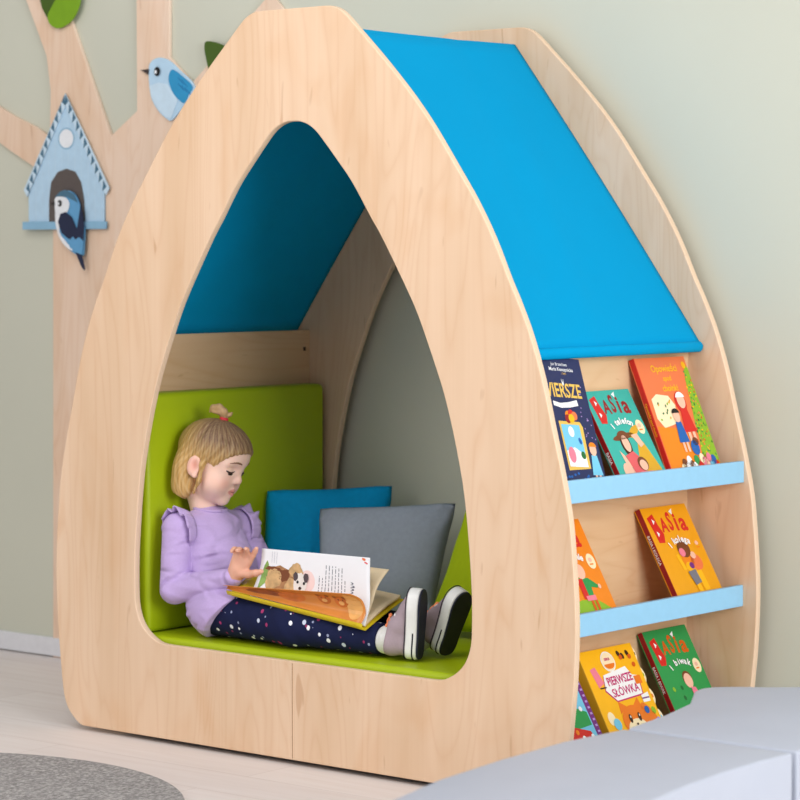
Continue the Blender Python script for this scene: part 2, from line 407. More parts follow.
for s in (-1, 1):
    sp = bm_obj('side_panel', box_bm(min(s * 0.5775, s * 0.594), max(s * 0.5775, s * 0.594), Y0, Y1, 0.0, 0.954, 0.001, 1), M_inner, nook)
    for yy in (0.045, 0.69):
        if s < 0: bm_obj('screw_cap', box_bm(-0.5778, -0.5768, yy - 0.005, yy + 0.005, 0.90, 0.91, 0.0004, 1), M_screw, sp)
    for lv in (0.060, 0.344, 0.629):
        sh = bm_obj('shelf', box_bm(min(s * 0.594, s * 0.7345), max(s * 0.594, s * 0.7345), Y0, Y1, lv, lv + 0.013), M_board, nook)
        bm_obj('lip', box_bm(min(s * 0.7345, s * 0.7475), max(s * 0.7345, s * 0.7475), Y0, Y1, lv - 0.001, lv + 0.048, 0.002, 2), M_lip, sh)
bm_obj('seat_board', box_bm(-0.577, 0.577, Y0, Y1, 0.165, 0.183), M_board, nook)
# canopy: one sheet over the ridge, a bar rolled into each lower hem
prof = []
for i in range(25):
    t = i / 24; bow = 0.006 * math.sin(PI * t)
    prof.append((0.631 + (0.089 - 0.631) * t + 0.80 * bow, 0.938 + (1.658 - 0.938) * t + 0.60 * bow))
prof += [(0.06, 1.661), (0.0, 1.662)]
prof = prof + [(-x, z) for x, z in prof[-2::-1]]
ny = 44; vs, fs = [], []
for j in range(ny + 1):
    y = Y0 + 0.0015 + (Y1 - Y0 - 0.003) * j / ny
    for i, (x, z) in enumerate(prof):
        e = abs(2 * j / ny - 1); sag = -0.004 * (1 - e ** 2)
        rip = min(1, max(0, (1.60 - z) / 0.25)) * 0.0022 * math.exp(-((y - 0.60 + 0.42 * (1.66 - z)) / 0.035) ** 2) - 0.0018 * math.exp(-((y - 0.50 + 0.42 * (1.66 - z)) / 0.04) ** 2) + 0.0020 * math.exp(-((y - 0.42 + 0.75 * (z - 0.95)) / 0.02) ** 2 - ((z - 1.0) / 0.09) ** 2)
        sx = 0.8 if x > 0 else -0.8
        vs.append((x + sx * (sag + rip), y, z + 0.6 * (sag + rip)))
n = len(prof)
for j in range(ny):
    for i in range(n - 1): fs.append((j * n + i, j * n + i + 1, (j + 1) * n + i + 1, (j + 1) * n + i))
can = mesh_obj('canopy', vs, fs, M_teal_fab, nook, True)
so = can.modifiers.new('Solidify', 'SOLIDIFY'); so.thickness = 0.003; so.offset = 0
for s in (-1, 1):
    hm = Art()
    vv, ff = [], []
    nseg = 14
    for j, y in enumerate((Y0 + 0.002, Y0 + 0.006, Y1 - 0.008, Y1 - 0.002)):
        k = 0.75 if j in (0, 3) else 1
        for i in range(nseg):
            a = 2 * PI * i / nseg
            vv.append((s * (0.629 + 0.0085 * k * math.cos(a)), y, 0.937 + 0.0125 * k * math.sin(a)))
    for j in range(3):
        for i in range(nseg): ff.append((j * nseg + i, j * nseg + (i + 1) % nseg, (j + 1) * nseg + (i + 1) % nseg, (j + 1) * nseg + i))
    ff += [tuple(range(nseg))[::-1], tuple(3 * nseg + i for i in range(nseg))]
    mesh_obj('hem', vv, ff, M_teal_fab, can, True)

# cushions
def soft_slab(name, x0, x1, y0, y1, z0, z1, bev, mat):
    bm = box_bm(x0, x1, y0, y1, z0, z1, bev, 5); return bm_obj(name, bm, mat, None, True)
tag(soft_slab('seat_cushion', -0.572, 0.572, 0.024, 0.700, 0.1835, 0.2395, 0.012, M_green), 'long lime green seat cushion lying across the bottom of the nook', 'cushion')
bk = soft_slab('backrest_cushion', -0.575, -0.502, 0.036, 0.684, 0.2405, 0.817, 0.014, M_green)
tag(bk, 'tall lime green backrest cushion standing behind the seated girl', 'cushion')

def pillow(name, TL, TR, BR, BL, th, mat, label, seed, group):
    TL, TR, BR, BL = map(Vector, (TL, TR, BR, BL)); N = 36
    nrm = ((TR - TL).cross(BL - TL)).normalized()
    if nrm.y > 0: nrm = -nrm
    rs = np.random.default_rng(seed); ph = rs.uniform(0, 6, 8)
    vs, fs = [], []
    def pt(u, v, side):
        a, b = 2 * u - 1, 2 * v - 1
        pu = a * (1 - 0.035 * (1 - b * b) - 0.11 * max(0, abs(a * b) - 0.75)); pv = b * (1 - 0.035 * (1 - a * a) - 0.11 * max(0, abs(a * b) - 0.75))
        U, W = (pu + 1) / 2, (pv + 1) / 2
        p = (TL * (1 - U) + TR * U) * (1 - W) + (BL * (1 - U) + BR * U) * W
        f = max(0, (1 - a ** 2) * (1 - b ** 2))
        t = th / 2 * f ** 0.42
        t *= 1 + 0.05 * math.sin(4 * a + 3 * b + ph[0]) + 0.07 * math.sin(9 * a * b + ph[1]) + 0.05 * math.exp(-(1 - abs(b)) * 5) * math.sin(17 * a + ph[3])
        cr = math.exp(-((1 - abs(a)) ** 2 + (1 - abs(b)) ** 2) * 7) * 0.007 * math.sin(18 * math.atan2(1 - abs(b) + 0.01, 1 - abs(a) + 0.01) + ph[2])
        return p + nrm * side * (t + (cr if f > 0 else 0))
    ids = {}
    for side in (1, -1):
        for j in range(N + 1):
            for i in range(N + 1):
                edge = i in (0, N) or j in (0, N)
                if edge and side < 0: ids[(side, i, j)] = ids[(1, i, j)]; continue
                ids[(side, i, j)] = len(vs); vs.append(pt(i / N, j / N, side))
        for j in range(N):
            for i in range(N):
                q = (ids[(side, i, j)], ids[(side, i, j + 1)], ids[(side, i + 1, j + 1)], ids[(side, i + 1, j)])
                fs.append(q if side > 0 else q[::-1])
    o = mesh_obj(name, vs, fs, mat, None, True)
    return tag(o, label, 'pillow')
pillow('pillow', (-0.490, 0.443, 0.560), (-0.262, 0.674, 0.570), (-0.262, 0.615, 0.252), (-0.470, 0.395, 0.252), 0.085, M_bluep, 'bright blue square pillow behind the grey pillow', 3, None)
pillow('pillow', (-0.335, 0.467, 0.522), (-0.008, 0.612, 0.546), (-0.025, 0.530, 0.253), (-0.275, 0.392, 0.253), 0.105, M_greyp, 'plain grey square pillow propped in front of the blue one', 5, None)
pillow('pillow', (0.098, 0.530, 0.580), (0.50, 0.50, 0.55), (0.46, 0.41, 0.256), (0.018, 0.455, 0.254), 0.085, M_greenp, 'slanting lime green pillow behind the raised shoe, right end of the seat', 8, None)

# ------------------------------------------------------------------ poufs in the foreground
def prism(name, poly, z0, z1, bev, mat, parent=None):
    bm = bmesh.new(); vs = [bm.verts.new((p[0], p[1], z0)) for p in poly]; f = bm.faces.new(vs)
    if f.normal.z > 0: pass
    r = bmesh.ops.extrude_face_region(bm, geom=[f]); bmesh.ops.translate(bm, vec=(0, 0, z1 - z0), verts=[e for e in r['geom'] if isinstance(e, bmesh.types.BMVert)])
    bmesh.ops.recalc_face_normals(bm, faces=bm.faces[:])
    es = [e for e in bm.edges if e.calc_face_angle(0) > R(55) or abs(e.verts[0].co.z - e.verts[1].co.z) < 1e-6]
    bmesh.ops.bevel(bm, geom=es, offset=bev, segments=4, profile=0.5, affect='EDGES')
    return bm_obj(name, bm, mat, parent, True)
PZ = 0.30
pa = empty('foam_pouf', (1.45, -1.0, FZ), 'pale grey foam pouf nearest the camera, at the bottom right corner', 'pouf')
polyA = [(1.285, -0.555), (1.272, -0.72), (1.285, -0.92), (1.31, -1.12), (1.36, -1.32), (1.42, -1.52), (1.84, -1.42), (1.745, -1.22), (1.668, -1.033), (1.645, -0.889), (1.635, -0.770), (1.632, -0.65), (1.636, -0.555)]
for nm, z0, z1, bv, mt in (('base', FZ + 0.0005, 0.06, 0.006, M_poufl), ('top', 0.0605, PZ, 0.006, M_pouf)):
    keep(prism(nm, polyA, z0, z1, bv, mt), pa)
pb = empty('foam_pouf', (1.45, -0.25, FZ), 'pale grey foam pouf beside the bookshelf, behind the nearest pouf', 'pouf')
polyB = [(1.636, -0.541), (1.60, -0.30), (1.63, -0.05), (1.66, 0.30), (1.60, 0.34), (1.45, 0.18), (1.24, 0.0), (1.195, -0.03), (1.162, -0.062), (1.152, -0.095), (1.160, -0.13), (1.228, -0.25), (1.262, -0.39), (1.285, -0.541)]
for nm, z0, z1, bv, mt in (('base', FZ + 0.0005, 0.06, 0.006, M_poufl), ('top', 0.0605, PZ, 0.006, M_pouf)):
    keep(prism(nm, polyB, z0, z1, bv, mt), pb)

# ------------------------------------------------------------------ wall decorations
def wall_plate(name, pts, yb, th, mat, parent=None, smooth=0, bev=0.001):
    if smooth: pts = [(p[0], p[1]) for p in catmull(pts, smooth, True)]
    return bake(plate(name, [pts], th, bev, mat, parent), Matrix.Translation((0, yb - th / 2, 0)) @ UPR)
tree = [(-1.606, FZ + 0.001), (-1.594, 1.10), (-1.592, 1.363), (-1.776, 1.454), (-1.90, 1.52), (-1.90, 1.62), (-1.754, 1.551), (-1.661, 1.516), (-1.603, 1.486), (-1.599, 1.617), (-1.615, 1.717), (-1.658, 1.802), (-1.699, 1.881), (-1.76, 2.00),
        (-1.60, 2.02), (-1.553, 1.872), (-1.506, 1.799), (-1.354, 1.482), (-1.251, 1.548), (-1.251, 1.853), (-1.25, 2.0), (-1.125, 2.0), (-1.125, 1.845), (-1.126, 1.69), (-1.039, 1.616), (-0.931, 1.70), (-0.75, 1.84), (-0.66, 1.75), (-1.211, 0.80), (-1.30, 0.30), (-1.30, FZ + 0.001)]
tag(wall_plate('tree_decoration', tree, WY - 0.0005, 0.0115, M_mural), 'flat birch plywood tree with forked branches mounted on the wall', 'wall decoration')
M_bl = plain('pale blue paint', (184, 214, 236), 0.5); M_bl2 = plain('lighter blue paint', (202, 224, 240), 0.5); M_blu = plain('slate teal paint', (72, 112, 136), 0.5)
M_grb = plain('brown grey paint', (92, 82, 78), 0.6); M_whp = plain('white paint', (236, 238, 242), 0.5); M_navy = plain('navy paint', (28, 36, 66), 0.5)
M_mid = plain('mid blue paint', (98, 160, 204), 0.5); M_wing = plain('bright blue paint', (44, 148, 198), 0.5); M_blk = plain('black paint', (22, 20, 22), 0.4); M_beak = plain('dark brown paint', (62, 52, 50), 0.5)
M_led = plain('dusty blue paint', (140, 184, 212), 0.5); M_lg = plain('leaf green paint', (120, 162, 16), 0.5); M_dg = plain('dark leaf paint', (66, 92, 18), 0.5); M_wl = plain('wing line paint', (24, 104, 164), 0.5)
yT = WY - 0.0122
l1 = wall_plate('leaf_decoration', [(-1.64, 1.93), (-1.632, 1.87), (-1.613, 1.835), (-1.588, 1.812), (-1.56, 1.835), (-1.545, 1.90), (-1.56, 1.95)], yT, 0.006, M_dg, None, 4)
tag(l1, 'dark green wooden leaf partly under the light green leaf', 'leaf', 'wooden leaves on the wall')
l2 = wall_plate('leaf_decoration', [(-1.50, 1.925), (-1.466, 1.90), (-1.463, 1.872), (-1.471, 1.844), (-1.496, 1.812), (-1.533, 1.794), (-1.562, 1.792), (-1.588, 1.806), (-1.596, 1.829), (-1.573, 1.861), (-1.535, 1.90)], yT - 0.0062, 0.006, M_lg, None, 4)
tag(l2, 'light green wooden leaf over the left tree branch at top left', 'leaf', 'wooden leaves on the wall')
l3 = wall_plate('leaf_decoration', [(-0.983, 1.724), (-0.948, 1.721), (-0.912, 1.708), (-0.895, 1.69), (-0.915, 1.655), (-0.95, 1.62), (-0.972, 1.650), (-0.981, 1.678), (-0.987, 1.702)], yT, 0.006, M_dg, None, 4)
tag(l3, 'dark green wooden leaf peeping out beside the nook roof', 'leaf', 'wooden leaves on the wall')
def wart(y): return Art(lambda u, v, h: (u, y - h, v))

bh = empty('birdhouse_decoration', (-1.53, yT, 1.23), 'pale blue flat birdhouse with pointed roof mounted on the plywood tree', 'wall decoration')
P_ = lambda o, par: keep(o, par)
cxh = -1.528
house = [(cxh, 1.590), (cxh + 0.152, 1.358), (cxh + 0.152, 1.236), (cxh - 0.160, 1.236), (cxh - 0.160, 1.362)]
P_(wall_plate('facade', house, yT, 0.006, M_bl), bh)
yH = yT - 0.0062
a = wart(yH)
for i in range(1, 12):
    x = cxh - 0.155 + i * 0.027
    top = 1.575 - abs(x - cxh) * 1.5
    a.rect(x - 0.0006, 1.245, x + 0.0006, top, 0.0002, M_bl2)
P_(a.build('board_lines'), bh)
P_(wall_plate('entrance', [(cxh - 0.073, 1.241), (cxh - 0.072, 1.306), (cxh - 0.063, 1.357), (cxh - 0.036, 1.385), (cxh, 1.394), (cxh + 0.036, 1.385), (cxh + 0.060, 1.354), (cxh + 0.072, 1.305), (cxh + 0.075, 1.241)], yH, 0.0016, M_grb, None, 0, 0.0004), bh)
a = wart(yH); a.ell(cxh, 1.479, 0.034, 0.031, 0.0004, M_led, 0, 32); a.ell(cxh, 1.479, 0.029, 0.0265, 0.0008, M_whp, 0, 32); P_(a.build('round_window'), bh)
for s in (-1, 1):
    rf = wall_plate('roof_edge', [(cxh, 1.607), (cxh + s * 0.176, 1.336), (cxh + s * 0.162, 1.316), (cxh, 1.572)], yH, 0.004, M_bl2); P_(rf, bh)
    a = wart(yH - 0.0042)
    for i in range(11):
        t0, t1 = (i + 0.0) / 11, (i + 0.80) / 11
        A = lambda t, o: (cxh + s * (0.002 + 0.166 * t) - s * 0.009 * o, 1.603 - 0.268 * t - 0.020 * o)
        a.poly([A(t0, 0), A(t1, 0), A((t0 + t1) / 2, 1.1)], 0.0003, M_blu)
    P_(a.build('roof_trim'), rf)
P_(wall_plate('ledge', [(cxh - 0.18, 1.245), (cxh + 0.165, 1.243), (cxh + 0.165, 1.222), (cxh - 0.18, 1.222)], yH, 0.006, M_led), bh)

def bird(name, loc, label, body, parts, yb, mbody):
    b = empty(name, (loc[0], yb, loc[1]), label, 'bird decoration', 'flat wooden birds')
    P_(wall_plate('body', body, yb, 0.006, mbody, None, 4), b)
    for nm, pts, lay, mat, smo in parts:
        if nm == 'eye':
            a = wart(yb - 0.0062); a.ell(pts[0], pts[1], pts[2], pts[2] * 1.1, 0.0034, M_blk, 0, 20); a.ell(pts[0] - pts[2] * 0.45, pts[1] - pts[2] * 0.1, pts[2] * 0.42, pts[2] * 0.45, 0.0037, M_whp, 0, 14); o = a.build('eye')
        else: o = wall_plate(nm, pts, yb - 0.0062 - lay * 0.0012, 0.0012, mat, None, smo, 0.0003)
        P_(o, b)
        if nm == 'wing' and len(mat.name) and mat is M_wing:
            a = wart(yb - 0.0062 - (lay + 1) * 0.0012)
            for i in range(5):
                x0, z0 = -1.088 + (i % 3) * 0.013, 1.606 - (i % 3) * 0.006 + (i // 3) * 0.016
                a.rect(x0, z0 - 0.0010, x0 + 0.030, z0 + 0.0010, 0.0004, M_wl, R(-42))
            keep(a.build('feather_lines'), o)
    return b
b1 = bird('bird_decoration', (-1.12, 1.60), 'pale blue wooden bird with bright blue wing on the right tree branch',
     [(-1.199, 1.663), (-1.191, 1.679), (-1.168, 1.689), (-1.143, 1.688), (-1.115, 1.677), (-1.084, 1.654), (-1.024, 1.604), (-1.066, 1.555), (-1.110, 1.518), (-1.131, 1.522), (-1.162, 1.544), (-1.188, 1.578), (-1.197, 1.616), (-1.199, 1.644)],
     [('belly', [(-1.196, 1.614), (-1.16, 1.622), (-1.125, 1.616), (-1.10, 1.585), (-1.086, 1.572), (-1.112, 1.522), (-1.131, 1.526), (-1.160, 1.547), (-1.185, 1.580)], 0, M_bl2, 0),
      ('wing', [(-1.102, 1.654), (-1.073, 1.638), (-1.030, 1.606), (-1.046, 1.583), (-1.062, 1.562), (-1.089, 1.577), (-1.111, 1.602), (-1.121, 1.630), (-1.114, 1.650)], 0.5, M_wing, 3),
      ('beak', [(-1.196, 1.660), (-1.230, 1.659), (-1.198, 1.645)], 0, M_beak, 0), ('eye', (-1.163, 1.652, 0.0115), 0, None, 0)], yT, M_bl)
b2 = bird('bird_decoration', (-1.51, 1.22), 'small navy, white and blue wooden bird at the birdhouse entrance',
     [(-1.567, 1.297), (-1.562, 1.313), (-1.542, 1.329), (-1.513, 1.332), (-1.485, 1.321), (-1.466, 1.293), (-1.459, 1.256), (-1.445, 1.220), (-1.447, 1.175), (-1.453, 1.147), (-1.486, 1.153), (-1.515, 1.170), (-1.545, 1.197), (-1.561, 1.235), (-1.563, 1.272)],
     [('cap', [(-1.564, 1.306), (-1.56, 1.316), (-1.54, 1.330), (-1.513, 1.3325), (-1.485, 1.321), (-1.47, 1.297), (-1.49, 1.305), (-1.515, 1.314), (-1.545, 1.315)], 0.0, M_blu, 0),
      ('cheek', [(-1.565, 1.297), (-1.561, 1.311), (-1.546, 1.315), (-1.517, 1.311), (-1.503, 1.294), (-1.512, 1.271), (-1.536, 1.257), (-1.545, 1.215), (-1.515, 1.185), (-1.49, 1.162), (-1.515, 1.1705), (-1.544, 1.197), (-1.560, 1.235), (-1.562, 1.272)], 0.5, M_whp, 3),
      ('wing_tip', [(-1.514, 1.199), (-1.498, 1.203), (-1.478, 1.200), (-1.447, 1.197), (-1.448, 1.175), (-1.453, 1.150), (-1.478, 1.157), (-1.502, 1.171)], 1.0, M_mid, 0),
      ('wing', [(-1.549, 1.243), (-1.539, 1.266), (-1.518, 1.271), (-1.493, 1.257), (-1.472, 1.222), (-1.462, 1.265), (-1.456, 1.290), (-1.447, 1.262), (-1.442, 1.231), (-1.447, 1.189), (-1.463, 1.200), (-1.478, 1.193), (-1.488, 1.202), (-1.500, 1.193), (-1.514, 1.199), (-1.535, 1.212)], 1.6, M_navy, 0),
      ('tail', [(-1.482, 1.160), (-1.453, 1.150), (-1.441, 1.112), (-1.444, 1.105), (-1.458, 1.118)], 0.2, M_navy, 0),
      ('beak', [(-1.562, 1.302), (-1.582, 1.295), (-1.562, 1.288)], 0.6, M_blk, 0), ('eye', (-1.541, 1.296, 0.0085), 0, None, 0)], yH - 0.0062, M_mid)

# ------------------------------------------------------------------ picture books on the shelves
def mk(n, c): return plain('ink ' + n, c, 0.38, 0.3, 0.015, 30)
K = {n: mk(n, c) for n, c in dict(navy=(36, 44, 88), navyd=(22, 26, 60), teal=(58, 178, 164), red=(214, 40, 34), dred=(150, 26, 30), coral=(238, 122, 72), yellow=(252, 186, 20), gold=(232, 190, 90), orange=(240, 136, 24), dorange=(214, 92, 14), amber=(238, 164, 18),
     green=(44, 152, 78), dgreen=(28, 108, 52), lime=(140, 184, 44), white=(246, 246, 246), cream=(252, 232, 190), skin=(244, 192, 166), pink=(238, 128, 150), magenta=(196, 28, 110), purple=(116, 42, 128), lilac=(184, 150, 214), brown=(120, 66, 34), dbrown=(62, 34, 22),
     black=(24, 22, 24), sky=(120, 200, 232), blue=(30, 98, 176), must=(222, 168, 40), rose=(226, 96, 100), fox=(238, 124, 30), paper=(240, 234, 220), grey=(120, 120, 130)).items()}

TH = R(20)
def book(y0, w, h, t, zs, cover, spine, label, art, roll=0.0, tilt=TH, rough_pages=True, group=None):
    """leans on the shelf back; local u across the cover, v up it, +n out of it"""
    b = empty('picture_book', (0, 0, 0), label, 'book', group)
    xb = 0.5952 + h * math.sin(tilt)
    if roll: xb += 0.010 * abs(math.sin(roll)) / 0.12
    zs2 = zs + 0.0006 + (w * abs(math.sin(roll)) if roll > 0 else 0)
    M = Matrix.Translation((xb, y0, zs2)) @ Matrix(((0, -math.sin(tilt), math.cos(tilt), 0), (1, 0, 0, 0), (0, math.cos(tilt), math.sin(tilt), 0), (0, 0, 0, 1))) @ Matrix.Rotation(-roll, 4, 'Z')
    b.matrix_basis = M
    c = 0.0022
    g = Art()
    def boxr(x0, x1, y0_, y1_, z0, z1, mat):
        v = [(x, y, z) for z in (z0, z1) for y in (y0_, y1_) for x in (x0, x1)]
        g.raw(v, [(0, 2, 3, 1), (4, 5, 7, 6), (0, 1, 5, 4), (2, 6, 7, 3), (0, 4, 6, 2), (1, 3, 7, 5)], mat)
    boxr(0, w, 0, h, 0, c, cover); boxr(c, w, 0, h, t - c, t, cover); boxr(0, c, 0, h, c, t, spine)
    art(g, w, h, t)
    o = g.build('cover', b)
    m = o.modifiers.new('Bevel', 'BEVEL'); m.width = 0.0007; m.segments = 2; m.limit_method = 'ANGLE'; m.angle_limit = R(60)
    pg = bm_obj('pages', box_bm(c, w - 0.004, 0.003, h - 0.003, c + 0.0002, t - c - 0.0002), K['paper'], b)
    return b
H1 = 0.0004
def shape_person(g, x, y, s, hh, shirt, hair, h):
    """a plain faceless little figure"""
    g.ell(x, y + 0.030 * s, 0.0125 * s, 0.0145 * s, h + H1, K['skin'], 0, 18)
    g.ell(x, y + 0.035 * s, 0.0145 * s, 0.0125 * s, h + 2 * H1, hair, 0, 18, 0.05 * PI, 0.95 * PI)
    g.poly([(x - 0.010 * s, y + 0.017 * s), (x + 0.010 * s, y + 0.017 * s), (x + 0.019 * s, y - 0.03 * s), (x - 0.019 * s, y - 0.03 * s)], h, shirt)
    g.rect(x - 0.011 * s, y - 0.052 * s, x - 0.003 * s, y - 0.03 * s, h, K['skin']); g.rect(x + 0.003 * s, y - 0.052 * s, x + 0.011 * s, y - 0.03 * s, h, K['skin'])
def series_title(g, w, h, t, sub, ink, yb=0.79, badge=K['cream'], ls=1.0):
    s = w / 0.17
    g.poly([(0.012 * s, h * yb + 0.021 * s), (0.036 * s, h * yb + 0.029 * s), (0.041 * s, h * yb + 0.004 * s), (0.049 * s, h * yb - 0.018 * s), (0.040 * s, h * yb - 0.037 * s), (0.020 * s, h * yb - 0.036 * s), (0.017 * s, h * yb - 0.008 * s)], t + H1, K['red'])
    for dy in (0.012, -0.016): g.poly([(0.026 * s, h * yb + (dy + 0.006) * s), (0.034 * s, h * yb + dy * s), (0.026 * s, h * yb + (dy - 0.007) * s)], t + 2 * H1, K['white'])
    for ch, x, y, sz, sxx in (('A', 0.062, 0.0, 0.044, 0.8), ('S', 0.087, 0.006, 0.056, 0.62), ('i', 0.108, 0.004, 0.056, 0.9), ('a', 0.132, 0.002, 0.056, 1.0)):
        g.text(ch, x * s, h * yb + y * s, sz * s, t + H1, ink, R(-3), sxx, 0.03)
    g.poly([(0.098 * s, h * yb + 0.030 * s), (0.106 * s, h * yb + 0.022 * s), (0.112 * s, h * yb + 0.036 * s)], t + 2 * H1, K['white'])
    g.arc_text(sub, w * 0.53, h * yb - 0.112 * s, 0.078 * s, 0.0205 * s, t + 6 * H1, K['white'], 0.95, PI / 2 + 0.06, 0.035)
    g.ell(w * 0.885, h * yb - 0.05 * s, 0.014 * s, 0.017 * s, t + H1, badge, 0, 24); g.ell(w * 0.875, h * yb - 0.047 * s, 0.006 * s, 0.005 * s, t + 2 * H1, K['skin'], 0, 14); g.rect(w * 0.875 - 0.006 * s, h * yb - 0.058 * s, w * 0.875 + 0.006 * s, h * yb - 0.055 * s, t + 2 * H1, K['orange'])
def spine_text(g, txt, h, t, mat, size=0.010, v=0.62):
    f = g.map; g.map = lambda u, v_, hh: (-hh, v_, t / 2 + u)
    g.text(txt, 0, h * v, size, 0.0004, mat, -PI / 2, 1, 0.01); g.map = f

def art_navy(g, w, h, t):
    g.text('Jan Brzechwa', w * 0.56, h * 0.945, 0.0105, t + H1, K['white']); g.text('Maria Konopnicka', w * 0.58, h * 0.905, 0.0115, t + H1, K['white'], 0, 1, 0.01); g.text('i inni', w * 0.62, h * 0.875, 0.008, t + H1, K['gold'])
    g.poly([(w * 0.54, h * 0.835), (w * 0.56, h * 0.80), (w * 0.58, h * 0.835), (w * 0.575, h * 0.79), (w * 0.56, h * 0.778), (w * 0.545, h * 0.79)], t + H1, K['white'])
    g.text('WIERSZE', w * 0.50, h * 0.735, 0.044, t + H1, K['gold'], 0, 0.78, 0.02)
    ban = [(w * 0.28, h * 0.655), (w * 0.42, h * 0.640), (w * 0.58, h * 0.650), (w * 0.76, h * 0.672), (w * 0.77, h * 0.628), (w * 0.60, h * 0.610), (w * 0.42, h * 0.603), (w * 0.28, h * 0.62)]
    g.poly(ban, t + H1, K['white'])
    for i, (x, y, c) in enumerate(((0.52, 0.55, 'orange'), (0.58, 0.56, 'red'), (0.64, 0.545, 'coral'), (0.50, 0.52, 'dred'), (0.57, 0.525, 'yellow'))): g.ell(w * x, h * y, 0.010, 0.010, t + H1 + i * 0.0001, K[c], 0, 14)
    g.poly([(w * 0.30, h * 0.50), (w * 0.72, h * 0.50), (w * 0.76, h * 0.46), (w * 0.74, h * 0.14), (w * 0.30, h * 0.12)], t + H1, K['gold'])
    g.rect(w * 0.33, h * 0.15, w * 0.69, h * 0.475, t + 2 * H1, K['sky'])
    g.poly([(w * 0.33, h * 0.15), (w * 0.69, h * 0.15), (w * 0.69, h * 0.24), (w * 0.5, h * 0.30), (w * 0.33, h * 0.27)], t + 3 * H1, K['white'])
    g.ell(w * 0.42, h * 0.24, 0.012, 0.018, t + 4 * H1, K['pink'], 0, 16); g.ell(w * 0.50, h * 0.42, 0.010, 0.012, t + 3 * H1, K['white'], 0, 14); g.ell(w * 0.64, h * 0.35, 0.005, 0.008, t + 3 * H1, K['blue'], 0.4, 12); g.ell(w * 0.64, h * 0.24, 0.008, 0.009, t + 4 * H1, K['dgreen'], 0.4, 12)
    shape_person(g, w * 0.86, h * 0.19, 0.95, h, K['sky'], K['orange'], t + H1)
    for i in range(16): g.ell(w * random.uniform(0.78, 0.97), h * random.uniform(0.35, 0.8), 0.0016, 0.0016, t + H1, K['lilac'], 0, 8)
    for i in range(14): g.ell(w * random.uniform(0.1, 0.8), h * random.uniform(0.02, 0.11), 0.004, 0.003, t + H1, K['blue'], 0, 8)
def art_teal(g, w, h, t):
    series_title(g, w, h, t, 'i telefon', K['dred'], 0.815)
    x = w * 0.42
    g.ell(x + 0.002, h * 0.50, 0.042, 0.0075, t + H1, K['brown'], 0.12, 22); g.ell(x + 0.0, h * 0.515, 0.02, 0.011, t + 2 * H1, K['brown'], 0.1, 16)
    g.ell(w * 0.70, h * 0.545, 0.026, 0.010, t + H1, K['must'], 0.5, 20)
    g.ell(x, h * 0.42, 0.018, 0.030, t + H1, K['dbrown'], 0, 18); g.ell(x + 0.001, h * 0.425, 0.013, 0.021, t + 2 * H1, K['skin'], 0, 18)
    g.poly([(x - 0.022, h * 0.30), (x + 0.012, h * 0.34), (x + 0.026, h * 0.28), (x + 0.030, h * 0.10), (x - 0.012, h * 0.10)], t + 3 * H1, K['rose'])
    g.poly([(x - 0.036, h * 0.36), (x - 0.024, h * 0.30), (x - 0.014, h * 0.18), (x - 0.030, h * 0.14)], t + 2 * H1, K['skin'])
    g.poly([(w * 0.72, h * 0.50), (w * 0.80, h * 0.42), (w * 0.93, h * 0.14), (w * 0.93, h * 0.04), (w * 0.62, h * 0.06), (w * 0.58, h * 0.28)], t + H1, K['must'])
    g.poly([(w * 0.60, h * 0.51), (w * 0.74, h * 0.52), (w * 0.79, h * 0.40), (w * 0.70, h * 0.37)], t + 2 * H1, K['skin'])
    g.ell(w * 0.58, h * 0.20, 0.019, 0.017, t + 4 * H1, K['brown'], 0, 18); g.ell(w * 0.58, h * 0.185, 0.014, 0.013, t + 5 * H1, K['skin'], 0, 18)
    g.poly([(w * 0.46, h * 0.12), (w * 0.72, h * 0.12), (w * 0.74, h * 0.02), (w * 0.45, h * 0.02)], t + 4 * H1, K['pink'])
    for i in range(3): g.rect(w * 0.56, h * (0.03 + 0.03 * i), w * 0.70, h * (0.04 + 0.03 * i), t + 5 * H1, K['white'], 0.2)
    g.ell(w * 0.25, h * 0.10, 0.02, 0.03, t + H1, K['skin'], 0.3, 16)
    spine_text(g, 'BASIA', h, t, K['white'], 0.011, 0.30)
